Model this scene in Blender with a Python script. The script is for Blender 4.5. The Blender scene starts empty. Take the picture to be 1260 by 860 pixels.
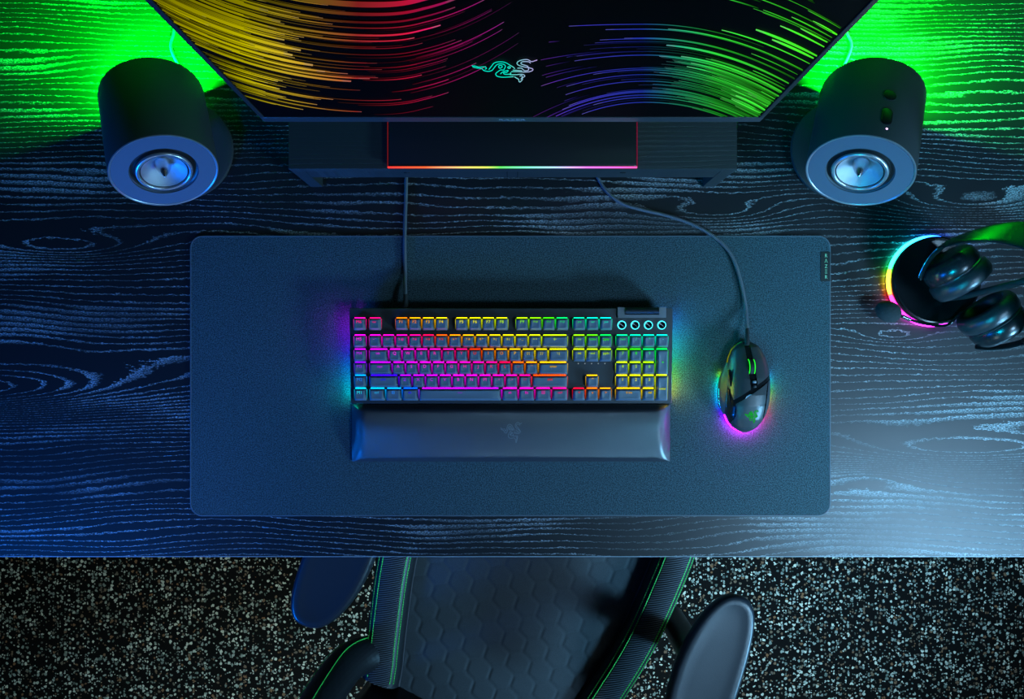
import bpy, bmesh, math, random, colorsys
from mathutils import Vector, Matrix
random.seed(7)
C = bpy.context.scene.collection
PI = math.pi
H = 1.3            # camera height above the desk top (m)
F = 1090.0         # focal length in pixels at 1260 wide

def at(px, py, z):
    """photo measurement -> world point at height z"""
    return Vector(((px-630)*(H-z)/F, (430-py)*(H-z)/F, z))

# ---------------------------------------------------------------- materials
def srgb(r, g, b):
    f = lambda c: (c/255)/12.92 if c/255 <= .04045 else ((c/255+.055)/1.055)**2.4
    return (f(r), f(g), f(b), 1)

def mat(name, col, rough=.5, metal=0., spec=.5, bump=None, coat=0., var=None):
    m = bpy.data.materials.new(name); m.use_nodes = True
    nt = m.node_tree; b = nt.nodes['Principled BSDF']
    b.inputs['Base Color'].default_value = (*col[:3], 1)
    b.inputs['Roughness'].default_value = rough
    b.inputs['Metallic'].default_value = metal
    b.inputs['Specular IOR Level'].default_value = spec
    b.inputs['Coat Weight'].default_value = coat
    tc = nt.nodes.new('ShaderNodeTexCoord')
    if var:   # (scale, amount): fine mottling of the surface's own colour
        n = nt.nodes.new('ShaderNodeTexNoise'); n.inputs['Scale'].default_value = var[0]; n.inputs['Detail'].default_value = 2
        nt.links.new(tc.outputs['Object'], n.inputs['Vector'])
        r = nt.nodes.new('ShaderNodeMapRange'); r.inputs[1].default_value = .3; r.inputs[2].default_value = .7
        r.inputs[3].default_value = 1-var[1]; r.inputs[4].default_value = 1+var[1]
        nt.links.new(n.outputs['Fac'], r.inputs[0])
        mx = nt.nodes.new('ShaderNodeVectorMath'); mx.operation = 'SCALE'
        mx.inputs[0].default_value = col[:3]
        nt.links.new(r.outputs[0], mx.inputs['Scale']); nt.links.new(mx.outputs[0], b.inputs['Base Color'])
    if bump:  # (scale, strength)
        n = nt.nodes.new('ShaderNodeTexNoise'); n.inputs['Scale'].default_value = bump[0]
        nt.links.new(tc.outputs['Object'], n.inputs['Vector'])
        bp = nt.nodes.new('ShaderNodeBump'); bp.inputs['Strength'].default_value = bump[1]; bp.inputs['Distance'].default_value = .0006
        nt.links.new(n.outputs['Fac'], bp.inputs['Height']); nt.links.new(bp.outputs[0], b.inputs['Normal'])
    return m

def emit(name, col, strength=1.):
    m = bpy.data.materials.new(name); m.use_nodes = True
    nt = m.node_tree; nt.nodes.clear()
    e = nt.nodes.new('ShaderNodeEmission'); o = nt.nodes.new('ShaderNodeOutputMaterial')
    e.inputs[0].default_value = (*col[:3], 1); e.inputs[1].default_value = strength
    nt.links.new(e.outputs[0], o.inputs[0]); return m

def emit_attr(name, strength=1., backdark=False):
    m = bpy.data.materials.new(name); m.use_nodes = True
    nt = m.node_tree; nt.nodes.clear()
    e = nt.nodes.new('ShaderNodeEmission'); o = nt.nodes.new('ShaderNodeOutputMaterial')
    a = nt.nodes.new('ShaderNodeAttribute'); a.attribute_name = 'Col'
    e.inputs[1].default_value = strength
    nt.links.new(a.outputs['Color'], e.inputs[0]); nt.links.new(e.outputs[0], o.inputs[0]); return m

def N(nt, t, **kw):
    n = nt.nodes.new(t)
    for k, v in kw.items(): setattr(n, k, v)
    return n
def M_(nt, op, a, b=None, c=None):
    n = nt.nodes.new('ShaderNodeMath'); n.operation = op
    for i, v in enumerate((a, b, c)):
        if v is None: continue
        if isinstance(v, (int, float)): n.inputs[i].default_value = v
        else: nt.links.new(v, n.inputs[i])
    return n.outputs[0]
def smooth(nt, v, a, b, lo=0., hi=1.):
    r = nt.nodes.new('ShaderNodeMapRange'); r.interpolation_type = 'SMOOTHSTEP'
    nt.links.new(v, r.inputs[0]); r.inputs[1].default_value = a; r.inputs[2].default_value = b
    r.inputs[3].default_value = lo; r.inputs[4].default_value = hi
    return r.outputs[0]

def wood(name, base, grain, K=112., amp=9., rough=.38, fleck=1., knots=()):
    """black open-grained oak: thin silvery pore lines following the contours of a stretched field"""
    m = bpy.data.materials.new(name); m.use_nodes = True
    nt = m.node_tree; b = nt.nodes['Principled BSDF']
    tc = N(nt, 'ShaderNodeTexCoord'); s = N(nt, 'ShaderNodeSeparateXYZ'); nt.links.new(tc.outputs['Object'], s.inputs[0])
    X, Y = s.outputs[0], s.outputs[1]
    def noise(sx, sy, detail=2, z=0.):
        cb = N(nt, 'ShaderNodeCombineXYZ')
        nt.links.new(M_(nt, 'MULTIPLY', X, sx), cb.inputs[0]); nt.links.new(M_(nt, 'MULTIPLY', Y, sy), cb.inputs[1]); cb.inputs[2].default_value = z
        n = N(nt, 'ShaderNodeTexNoise'); n.inputs['Scale'].default_value = 1; n.inputs['Detail'].default_value = detail
        nt.links.new(cb.outputs[0], n.inputs['Vector']); return n.outputs['Fac']
    n1 = noise(1.9, 8.5, 1.5, 3.3)
    n2 = noise(14, 40, 2, 1.7)
    f = M_(nt, 'ADD', M_(nt, 'MULTIPLY', Y, K), M_(nt, 'MULTIPLY', M_(nt, 'SUBTRACT', n1, .5), amp))
    f = M_(nt, 'ADD', f, M_(nt, 'MULTIPLY', M_(nt, 'SUBTRACT', n2, .5), .45))
    n3 = noise(110, 330, 2, 14.)
    f = M_(nt, 'ADD', f, M_(nt, 'MULTIPLY', M_(nt, 'SUBTRACT', n3, .5), .55))
    for (kx, ky, sx, sy, a) in knots:
        dx = M_(nt, 'DIVIDE', M_(nt, 'SUBTRACT', X, kx), sx); dy = M_(nt, 'DIVIDE', M_(nt, 'SUBTRACT', Y, ky), sy)
        r2 = M_(nt, 'ADD', M_(nt, 'MULTIPLY', dx, dx), M_(nt, 'MULTIPLY', dy, dy))
        f = M_(nt, 'ADD', f, M_(nt, 'MULTIPLY', M_(nt, 'EXPONENT', M_(nt, 'MULTIPLY', r2, -1.)), a))
    fr = M_(nt, 'FRACT', f)
    wid = noise(3, 14, 2, 9.1)
    lo = M_(nt, 'SUBTRACT', .82, M_(nt, 'MULTIPLY', smooth(nt, wid, .48, .66), .6))
    up = M_(nt, 'DIVIDE', M_(nt, 'SUBTRACT', fr, lo), M_(nt, 'SUBTRACT', .97, lo))
    up = M_(nt, 'MINIMUM', M_(nt, 'MAXIMUM', up, 0.), 1.)
    line = M_(nt, 'MULTIPLY', M_(nt, 'POWER', up, .7), smooth(nt, fr, .97, 1., 1., 0.))
    fl = noise(330, 900, 1, 5.)
    fl = smooth(nt, fl, .49, .56)
    big = noise(5, 9, 2, 21.)
    line = M_(nt, 'MULTIPLY', line, M_(nt, 'ADD', M_(nt, 'MULTIPLY', fl, .85*fleck), 1-.85*fleck))
    line = M_(nt, 'MULTIPLY', line, smooth(nt, big, .35, .62, .30, 1.))
    mx = N(nt, 'ShaderNodeMix'); mx.data_type = 'RGBA'
    nt.links.new(line, mx.inputs[0]); mx.inputs[6].default_value = (*base[:3], 1); mx.inputs[7].default_value = (*grain[:3], 1)
    nt.links.new(mx.outputs[2], b.inputs['Base Color'])
    b.inputs['Roughness'].default_value = rough
    b.inputs['Specular IOR Level'].default_value = .5
    bp = N(nt, 'ShaderNodeBump'); bp.inputs['Strength'].default_value = .35; bp.inputs['Distance'].default_value = .0008; bp.invert = True
    nt.links.new(line, bp.inputs['Height']); nt.links.new(bp.outputs[0], b.inputs['Normal'])
    return m

def weave(name, col, rough, sx, strength, spec=.5, diag=False, tint=.0):
    """woven/leatherette surface with a fine raised dot pattern"""
    m = mat(name, col, rough, spec=spec); nt = m.node_tree; b = nt.nodes['Principled BSDF']
    tc = N(nt, 'ShaderNodeTexCoord'); s = N(nt, 'ShaderNodeSeparateXYZ'); nt.links.new(tc.outputs['Object'], s.inputs[0])
    X, Y = s.outputs[0], s.outputs[1]
    if diag:
        a = M_(nt, 'ADD', X, Y); c = M_(nt, 'SUBTRACT', X, Y)
    else: a, c = X, Y
    h = M_(nt, 'MULTIPLY', M_(nt, 'SINE', M_(nt, 'MULTIPLY', a, sx)), M_(nt, 'SINE', M_(nt, 'MULTIPLY', c, sx)))
    bp = N(nt, 'ShaderNodeBump'); bp.inputs['Strength'].default_value = strength; bp.inputs['Distance'].default_value = .0004
    nt.links.new(h, bp.inputs['Height']); nt.links.new(bp.outputs[0], b.inputs['Normal'])
    r = smooth(nt, h, -.6, .8, 1-tint, 1+tint)
    sc = N(nt, 'ShaderNodeVectorMath'); sc.operation = 'SCALE'; sc.inputs[0].default_value = col[:3]
    nt.links.new(r, sc.inputs['Scale']); nt.links.new(sc.outputs[0], b.inputs['Base Color'])
    return m

# ---------------------------------------------------------------- mesh helpers
def link(name, me, m=None, parent=None, sm=False, label=None):
    o = bpy.data.objects.new(name, me); C.objects.link(o)
    if m is not None and len(me.materials) == 0: me.materials.append(m)
    if parent is not None: o.parent = parent
    if sm:
        me.shade_smooth()
        try: me.set_sharp_from_angle(angle=math.radians(sm if sm > 1 else 40))
        except Exception: pass
    if label: o['label'] = label
    return o
def tag(o, label, cat, group=None):
    o['label'] = label; o['category'] = cat
    if group: o['group'] = group
    return o
def struct(o): o['kind'] = 'structure'; return o
def thing(name, label, cat, loc=(0, 0, 0), rz=0, group=None):
    o = bpy.data.objects.new(name, None); C.objects.link(o); o.location = loc; o.rotation_euler = (0, 0, rz)
    o.empty_display_size = .05
    return tag(o, label, cat, group)

class MB:
    """collects vertices and faces of one part"""
    def __init__(s): s.v = []; s.f = []; s.c = []
    def add(s, vs, fs, col=None):
        n = len(s.v); s.v += [tuple(p) for p in vs]; s.f += [tuple(i+n for i in f) for f in fs]
        s.c += [col]*len(vs) if not (col and isinstance(col, list)) else col
        return s
    def box(s, x0, x1, y0, y1, z0, z1, col=None):
        vs = [(x, y, z) for z in (z0, z1) for y in (y0, y1) for x in (x0, x1)]
        return s.add(vs, [(0, 2, 3, 1), (4, 5, 7, 6), (0, 1, 5, 4), (2, 6, 7, 3), (0, 4, 6, 2), (1, 3, 7, 5)], col)
    def loops(s, loops, cap0=True, cap1=True, col=None, closed=True):
        n = len(loops[0]); vs = [p for l in loops for p in l]; fs = []
        for i in range(len(loops)-1):
            for j in range(n if closed else n-1):
                k = (j+1) % n
                fs.append((i*n+j, i*n+k, (i+1)*n+k, (i+1)*n+j))
        if cap0: fs.append(tuple(reversed(range(n))))
        if cap1: fs.append(tuple((len(loops)-1)*n+j for j in range(n)))
        return s.add(vs, fs, col)
    def tube(s, pts, r, n=10, col=None, taper=None):
        pts = [Vector(p) for p in pts]; L = []
        up = None
        for i, p in enumerate(pts):
            d = (pts[min(i+1, len(pts)-1)]-pts[max(i-1, 0)]).normalized()
            if up is None:
                up = Vector((0, 0, 1)) if abs(d.z) < .9 else Vector((0, 1, 0))
            a = d.cross(up).normalized(); b = a.cross(d).normalized(); up = b
            rr = r if taper is None else r*taper(i/(len(pts)-1))
            L.append([p+a*rr*math.cos(t)+b*rr*math.sin(t) for t in [2*PI*k/n for k in range(n)]])
        return s.loops(L, col=col)
    def lathe(s, prof, n=48, M=None, cap0=False, cap1=False, col=None, sy=1.):
        L = []
        for (r, z) in prof:
            l = [Vector((r*math.cos(t), r*sy*math.sin(t), z)) for t in [2*PI*k/n for k in range(n)]]
            if M is not None: l = [M @ p for p in l]
            L.append(l)
        return s.loops(L, cap0, cap1, col)
    def mesh(s, name, merge=False):
        me = bpy.data.meshes.new(name); me.from_pydata(s.v, [], s.f); me.update()
        if any(c is not None for c in s.c):
            at_ = me.color_attributes.new('Col', 'FLOAT_COLOR', 'POINT')
            for i, c in enumerate(s.c): at_.data[i].color = (*(c or (0, 0, 0))[:3], 1)
        bm = bmesh.new(); bm.from_mesh(me)
        if merge: bmesh.ops.remove_doubles(bm, verts=bm.verts, dist=1e-6)
        if s.closed_normals: bmesh.ops.recalc_face_normals(bm, faces=bm.faces)
        bm.to_mesh(me); bm.free()
        return me
    closed_normals = True
    def build(s, name, m, parent=None, sm=False, bevel=0., label=None):
        me = s.mesh(name)
        if bevel:
            bm = bmesh.new(); bm.from_mesh(me)
            bmesh.ops.bevel(bm, geom=bm.edges[:], offset=bevel, segments=3, profile=.7, affect='EDGES', clamp_overlap=True)
            bm.to_mesh(me); bm.free(); sm = sm or 40
        return link(name, me, m, parent, sm, label)

def rr(w, d, r, z, cx=0, cy=0, n=5):
    """rounded rectangle loop"""
    r = min(r, w/2-1e-5, d/2-1e-5); out = []
    for (sx, sy, a0) in ((1, 1, 0), (-1, 1, 90), (-1, -1, 180), (1, -1, 270)):
        for k in range(n+1):
            a = math.radians(a0+90*k/n)
            out.append(Vector((cx+sx*(w/2-r)+r*math.cos(a), cy+sy*(d/2-r)+r*math.sin(a), z)))
    return out
def spline(P, n=12):
    """Catmull-Rom through points"""
    P = [Vector(p) for p in P]; out = []
    for i in range(len(P)-1):
        p0, p1, p2, p3 = P[max(i-1, 0)], P[i], P[i+1], P[min(i+2, len(P)-1)]
        for k in range(n):
            t = k/n
            out.append(.5*((2*p1)+(-p0+p2)*t+(2*p0-5*p1+4*p2-p3)*t*t+(-p0+3*p1-3*p2+p3)*t**3))
    out.append(P[-1]); return out
def interp(tab, x):
    if x <= tab[0][0]: return tab[0][1]
    for (a, u), (b, v) in zip(tab, tab[1:]):
        if x <= b: t = (x-a)/(b-a); return u+(v-u)*t
    return tab[-1][1]
def hue(h, v=1., s=1.):
    r, g, b = colorsys.hsv_to_rgb(h % 1., s, 1.); return (r*v, g*v, b*v)

_texts = []
def text(s, name, size, M, m, parent, col=None, label=None, thick=.00008, sx=1.):
    """lettering as a thin raised mesh; made at the end in one go"""
    _texts.append((s, name, size, M, m, parent, label, thick, sx))
def flush_texts():
    tmp = []; cache = {}
    for t in _texts:
        if t[0] in cache: continue
        cu = bpy.data.curves.new('lettering', 'FONT'); cu.body = t[0]; cu.size = 1; cu.align_x = 'CENTER'; cu.align_y = 'CENTER'
        cu.resolution_u = 2; cu.extrude = .01
        o = bpy.data.objects.new('lettering', cu); C.objects.link(o); cache[t[0]] = o
    bpy.context.view_layer.update(); dg = bpy.context.evaluated_depsgraph_get()
    meshes = {k: bpy.data.meshes.new_from_object(o.evaluated_get(dg)) for k, o in cache.items()}
    for o in cache.values(): cu = o.data; bpy.data.objects.remove(o); bpy.data.curves.remove(cu)
    for (s, name, size, M, m, parent, label, thick, sx) in _texts:
        me = meshes[s].copy(); me.name = name; me.materials.clear(); me.materials.append(m)
        me.transform(M @ Matrix.Diagonal((size*sx, size, thick/.01, 1)))
        link(name, me, None, parent, label=label)
    for me in meshes.values(): bpy.data.meshes.remove(me)

# ---------------------------------------------------------------- shared materials
m_desk = wood('black_oak', (.0080, .0090, .0110), (.40, .43, .46), knots=((-.86, -.062, .34, .036, 9.5), (.70, -.150, .19, .026, 6.0), (.52, -.185, .10, .020, -3.5), (-.66, .150, .12, .018, 4.), (.30, .200, .10, .018, 4.), (.66, .215, .12, .022, 4.5), (.56, .02, .05, .010, 2.)))
m_riser = wood('dark_riser_wood', (.020, .024, .024), (.035, .042, .042), K=160, amp=5, fleck=.5, rough=.5)
m_black = mat('matte_black_plastic', (.012, .013, .015), .42, bump=(900, .15))
m_gloss = mat('gloss_black_plastic', (.006, .006, .007), .12)
m_soft = mat('soft_touch_black', (.02, .021, .024), .55, bump=(1500, .2))
m_rub = mat('black_rubber', (.01, .01, .011), .8)
m_alu = mat('anodised_dark_aluminium', (.075, .075, .082), .38, metal=.75, bump=(1800, .12))
m_lite = mat('polished_aluminium', (.55, .57, .62), .25, metal=1.)
m_cable = weave('braided_cable', (.085, .09, .11), .5, 2400, .8, tint=.5)
m_wall = mat('dark_painted_wall', (.012, .013, .014), .8)

# ---------------------------------------------------------------- floor and wall
def floor_material():
    m = bpy.data.materials.new('speckled_rubber_floor'); m.use_nodes = True; nt = m.node_tree; b = nt.nodes['Principled BSDF']
    tc = N(nt, 'ShaderNodeTexCoord')
    nz = N(nt, 'ShaderNodeTexNoise'); nz.inputs['Scale'].default_value = 170
    nt.links.new(tc.outputs['Object'], nz.inputs['Vector'])
    add = N(nt, 'ShaderNodeVectorMath'); add.operation = 'MULTIPLY_ADD'
    nt.links.new(nz.outputs['Color'], add.inputs[0]); add.inputs[1].default_value = (.006, .006, 0); nt.links.new(tc.outputs['Object'], add.inputs[2])
    def layer(scale, thr, rad, off):
        v = N(nt, 'ShaderNodeTexVoronoi'); v.inputs['Scale'].default_value = scale; v.voronoi_dimensions = '2D'
        mp = N(nt, 'ShaderNodeMapping'); mp.inputs['Location'].default_value = (off, off*1.7, 0)
        nt.links.new(add.outputs[0], mp.inputs[0]); nt.links.new(mp.outputs[0], v.inputs['Vector'])
        s = N(nt, 'ShaderNodeSeparateColor'); nt.links.new(v.outputs['Color'], s.inputs[0])
        on = M_(nt, 'GREATER_THAN', s.outputs[0], thr)
        r = M_(nt, 'ADD', M_(nt, 'MULTIPLY', s.outputs[1], rad*.5), rad*.6)
        d = M_(nt, 'LESS_THAN', v.outputs['Distance'], r)
        return M_(nt, 'MULTIPLY', on, d), s.outputs[2]
    a, ca = layer(112, .50, .36, 0.)
    c, cc = layer(190, .74, .34, 3.)
    fac = M_(nt, 'MAXIMUM', a, c)
    ramp = N(nt, 'ShaderNodeValToRGB'); e = ramp.color_ramp.elements
    e[0].position = 0; e[0].color = (.10, .13, .12, 1); e[1].position = 1; e[1].color = (.80, .80, .66, 1)
    x = e.new(.14); x.color = (.28, .13, .06, 1)
    x = e.new(.30); x.color = (.14, .18, .15, 1)
    x = e.new(.6); x.color = (.40, .44, .38, 1)
    nt.links.new(ca, ramp.inputs[0])
    mx = N(nt, 'ShaderNodeMix'); mx.data_type = 'RGBA'; nt.links.new(fac, mx.inputs[0]); mx.inputs[6].default_value = (.002, .002, .002, 1)
    nt.links.new(ramp.outputs[0], mx.inputs[7]); nt.links.new(mx.outputs[2], b.inputs['Base Color'])
    b.inputs['Roughness'].default_value = .85; b.inputs['Specular IOR Level'].default_value = .15
    return m
FZ = -.73
struct(MB().box(-2.2, 2.2, -2.2, .80, FZ-.05, FZ).build('floor', floor_material()))
struct(MB().box(-2.2, 2.2, .76, .80, FZ, 1.6).build('wall_back', m_wall))

# ---------------------------------------------------------------- desk
DY0, DY1, DX = -.3035, .66, 1.02
desk = thing('desk', 'wide black oak desk with silvery open grain under everything', 'desk', (0, 0, 0))
MB().box(-DX, DX, DY0-.0011, DY0, -.0275, -.0002).build('edge_highlight', mat('edge_highlight', (.30, .34, .38), .35), desk, bevel=.0003)  # pale strip: the bevel's bright highlight line put into colour
b = MB().box(-DX, DX, DY0, DY1, -.028, 0); b.build('tabletop', m_desk, desk, bevel=.0008)
for sx in (-1, 1):
    for y in (DY0+.10, DY1-.08):
        MB().box(sx*.93-.03, sx*.93+.03, y-.03, y+.03, FZ, -.028).build('leg', m_black, desk, bevel=.003)
MB().box(-.90, .90, DY1-.09, DY1-.07, -.16, -.028).build('crossbar', m_black, desk)

# ---------------------------------------------------------------- desk mat
m_mat = mat('woven_mat_cloth', (.033, .061, .074), .70, spec=.2, bump=(700, .8), var=(700, .85))
nt = m_mat.node_tree
MX0, MX1 = at(234, 0, .003).x, at(1022, 0, .003).x
MY0, MY1 = at(0, 635, .003).y, at(0, 290, .003).y
mx, my, mw, md = (MX0+MX1)/2, (MY0+MY1)/2, MX1-MX0, MY1-MY0
dm = thing('desk_mat', 'large rounded grey cloth desk mat lying under the keyboard and mouse', 'desk mat', (mx, my, 0))
MB().loops([rr(mw-.001, md-.001, .017, 0), rr(mw, md, .0175, .0006), rr(mw, md, .0175, .0026), rr(mw-.001, md-.001, .017, .003)]).build('cloth_surface', m_mat, dm, sm=30)
# stitched rim
rim = []
n = len(rr(1, 1, .1, 0))
outer, inner = rr(mw+.0004, md+.0004, .0177, .0031), rr(mw-.0028, md-.0028, .0163, .0033)
low = rr(mw+.0004, md+.0004, .0177, .0002)
MB().loops([low, outer, inner, rr(mw-.0034, md-.0034, .0160, .0030)], False, False).build('stitched_edge', mat('edge_thread', (.07, .09, .11), .6, bump=(2500, .4)), dm)
tg = at(1015.5, 328, .004)-Vector((mx, my, 0))
MB().box(tg.x-.0065, tg.x+.0072, tg.y-.0215, tg.y+.0215, .0030, .0038).build('fabric_tag', mat('tag_cloth', (.004, .005, .004), .7), dm, bevel=.0002)
m_taglet = mat('tag_green_print', (.30, .60, .32), .6)
tagobj = dm
for i, ch in enumerate('R\u039bZ\u039eR'):
    text(ch, 'tag_letter', .0074, Matrix.Translation((tg.x+.0012, tg.y+.0158-i*.0078, .0039)), m_taglet, dm, sx=.85)

# ---------------------------------------------------------------- emblem strokes (three coiled snakes)
EMB = [
 [(110,325),(150,328),(200,342),(245,340),(285,340),(300,358),(280,370)],
 [(120,337),(170,352),(240,362),(265,385),(320,397),(370,385),(400,350),(430,315),(470,300),(520,305),(545,330),(530,365),(520,380),(480,380),(430,415),(420,435),(440,460),(500,472),(580,470),(650,465)],
 [(330,375),(365,330),(400,290),(450,275),(510,275),(560,290),(600,315),(650,345),(665,365)],
 [(455,335),(470,355),(500,345),(500,325),(470,320),(455,335)],
 [(570,345),(590,360),(610,350),(595,335),(572,345)],
 [(955,250),(920,262),(880,270),(830,245),(760,250),(710,270),(695,295),(720,320),(790,340),(850,350),(895,365),(895,385),(850,402),(780,405),(700,400),(620,400)],
 [(870,292),(850,275),(800,270),(760,275),(745,295),(770,310),(830,330),(845,365),(835,385),(790,390)],
 [(700,355),(750,355),(775,375),(790,388)],
 [(640,380),(700,385),(760,390)],
 [(480,430),(520,400),(580,385),(560,410),(520,415),(540,435),(610,430),(610,410)],
 [(660,465),(690,485),(715,500),(722,530),(740,530),(765,500),(765,480),(795,460),(780,440),(740,435),(680,440),(600,440)],
 [(730,460),(755,450),(760,475),(745,500)],
]
def ribbon(b, pts, w, place, col=None, zoff=0.):
    """flat stroke: pts are 2-D Vectors, place() lifts 2-D to 3-D"""
    L, R, cs = [], [], []
    for i, p in enumerate(pts):
        d = pts[min(i+1, len(pts)-1)]-pts[max(i-1, 0)]
        if d.length < 1e-9: d = Vector((1, 0))
        d.normalize(); nrm = Vector((-d.y, d.x))
        ww = w(i/(len(pts)-1)) if callable(w) else w
        L.append(place(p+nrm*ww/2)); R.append(place(p-nrm*ww/2))
        cs.append(col(i/(len(pts)-1), p) if callable(col) else col)
    vs = []; cc = []
    for l, r, c in zip(L, R, cs): vs += [l, r]; cc += [c, c]
    fs = [(2*i, 2*i+1, 2*i+3, 2*i+2) for i in range(len(pts)-1)]
    b.add(vs, fs, cc if cs[0] is not None else None)
def sp2(P, n=5): return [Vector((p.x, p.y)) for p in spline([(x, y, 0) for x, y in P], n)]
def emblem(b, size, place, w, col=None):
    for st in EMB:
        pts = [Vector(((p.x-535)/425*size/2, -(p.y-392)/140*size/2*.92)) for p in sp2(st)]
        ribbon(b, pts, w, place, col)

# ---------------------------------------------------------------- monitor riser
RZ = .130
rx0, rx1 = at(355, 0, RZ).x, at(907, 0, RZ).x
ry0 = at(0, 208, RZ).y; ry1 = ry0+.235; zb = .071
rs = thing('monitor_riser', 'low dark wooden riser shelf standing on the desk below the monitor', 'monitor stand', ((rx0+rx1)/2, ry0, 0))
rc = (rx0+rx1)/2; hw = (rx1-rx0)/2
MB().box(-hw, hw, 0, ry1-ry0, RZ-.016, RZ).build('top_board', m_riser, rs, bevel=.0008)
MB().box(-hw+.018, hw-.018, 0.0005, .018, zb, RZ-.016).build('front_panel', m_riser, rs, bevel=.0008)
for sx in (-1, 1):
    y1_ = ry1-ry0
    b = MB()
    xo, xi = sx*hw, sx*(hw-.0175)
    x0, x1 = min(xo, xi), max(xo, xi)
    # side panel with a cut-out between front and rear foot
    prof = [(0.0005, 0), (.030, 0), (.045, .045), (y1_-.045, .045), (y1_-.03, 0), (y1_, 0), (y1_, RZ-.016), (0.0005, RZ-.016)]
    b.loops([[Vector((x0, y, z)) for y, z in prof], [Vector((x1, y, z)) for y, z in prof]])
    b.build('side_panel', m_riser, rs)
m_slot = mat('slot_black', (.002, .002, .002), .9)
for px in (500, 767):
    p = at(px, 213, .11)
    MB().loops([[Vector((p.x-rc+.004*math.cos(a), -.0002+q*.001, .105+.0022*math.sin(a))) for a in [2*PI*k/16 for k in range(16)]] for q in (0, 1)]).build('panel_slot', m_slot, rs)
for px in (624, 637):
    p = at(px, 213, .11)
    MB().box(p.x-rc-.0004, p.x-rc+.0004, -.0002, .0008, zb+.002, RZ-.02).build('panel_seam', m_slot, rs)

# ---------------------------------------------------------------- monitor
MZ0, MYF, MT = .21, .280, .0283     # bottom height, front Y at the bottom, backward lean
MW = .305; MHt = .372
mon = thing('monitor', 'wide black monitor showing yellow red and green light streaks', 'monitor', (0, .33, RZ))
def mp(x, y, h, d=0.):
    """monitor-plane point: x, d metres behind the front, h up the panel -> local coords"""
    return Vector((x, MYF+h*MT+d-.33, MZ0+h-RZ))
def mslab(x0, x1, h0, h1, d0, d1):
    vs = [mp(x, 0, h, d) for h in (h0, h1) for d in (d0, d1) for x in (x0, x1)]
    return vs, [(0, 2, 3, 1), (4, 5, 7, 6), (0, 1, 5, 4), (2, 6, 7, 3), (0, 4, 6, 2), (1, 3, 7, 5)]
b = MB(); b.add(*mslab(-MW, MW, 0, MHt, .0016, .020)); b.build('back_shell', m_black, mon, bevel=.0015)
b = MB(); b.add(*mslab(-MW, MW, 0, .0175, 0, .010)); b.build('chin', mat('chin_aluminium', (.16, .17, .18), .33, metal=.8), mon, bevel=.0008)
bz = mat('slim_bezel', (.05, .045, .04), .35, metal=.4)
for (a0, a1, c0, c1) in ((-MW, -MW+.0055, .0176, MHt), (MW-.0055, MW, .0176, MHt), (-MW+.0056, MW-.0056, MHt-.006, MHt)):
    b = MB(); b.add(*mslab(a0, a1, c0, c1, 0, .004)); b.build('bezel', bz, mon, bevel=.0006)
m_panel = mat('screen_glass', (.0008, .0008, .001), .55, spec=.04)
b = MB(); b.add(*mslab(-MW+.0055, MW-.0055, .0175, MHt-.006, .0012, .003)); scr = b.build('screen', m_panel, mon)
# the picture: light streaks
def screen_pt(px, py, lift=.0009):
    k = (430-py)/F
    z = (H*k-MYF+MZ0*MT)/(MT+k)
    X = (px-630)*(H-z)/F
    return mp(X, 0, z-MZ0, .0012-lift), X, z-MZ0
SX, S0, S1 = MW-.0058, .0178, MHt-.0065
def col_at(x):
    T = [(150, (.66, .60, .0)), (300, (.68, .60, .0)), (350, (.66, .46, .02)), (400, (.50, .20, .03)), (440, (.45, .03, .03)), (500, (.75, .01, .06)), (570, (.55, .01, .22)), (640, (.30, .02, .40)),
         (700, (.06, .04, .55)), (790, (.02, .05, .5)), (830, (.02, .35, .22)), (880, (.03, .75, .05)), (1100, (.10, .95, .0))]
    return tuple(interp([(a, c[i]) for a, c in T], x) for i in range(3))
sb = MB(); sb.closed_normals = False
lift_n = [0]
def streak(x0, x1, ybase, w, bright, head_right, head=True, colshift=0):
    """streamline y = ybase + wave; drawn between x0 and x1"""
    def yy(x):
        if x0 < 620 and x1 < 720:      # left fan, lowest point near x = 460
            k = .00098
            return ybase+26-k*(460-x)**2 if x < 460 else ybase+26-.0019*(x-460)**2*min(1, (x-460)/60)**.5
        v = 795.; kl = .0022*min(1.15, max(.12, (ybase-30)/90)); kr = .00125+.0007*min(1, max(0, (ybase-20)/80))
        return ybase+(kl if x < v else kr)*(x-v)**2
    n = max(6, int(abs(x1-x0)/3)); pts = []
    lift_n[0] += 1; lf = .0009+(lift_n[0] % 40)*.000004
    seg = []
    for i in range(n+1):
        x = x0+(x1-x0)*i/n; y = yy(x)
        p, X, h = screen_pt(x, y)
        if abs(X) > SX-.0008 or h < S0+.0008 or h > S1-.0008:
            if len(seg) > 1: break
            seg = []; continue
        seg.append((x, y, i/n))
    if len(seg) < 3: return
    P = [Vector((a, c)) for a, c, t in seg]
    T = [t for _, _, t in seg]
    def colf(u, p):
        t = T[min(len(T)-1, int(round(u*(len(T)-1))))]
        q = t if head_right else 1-t
        c = col_at(p.x+colshift); k = bright*(.12+.88*q**1.3)
        if head and q > .96: c = tuple(min(1., .06+.85*a) for a in c); k = bright*.8
        return tuple(a*k for a in c)
    def wf(u): return w*(.35+.65*math.sin(PI*min(1, max(0, .04+.92*u)))**.6)
    ribbon(sb, P, wf, lambda v: screen_pt(v.x, v.y, lf)[0], colf)
R = random.Random(11)
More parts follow.
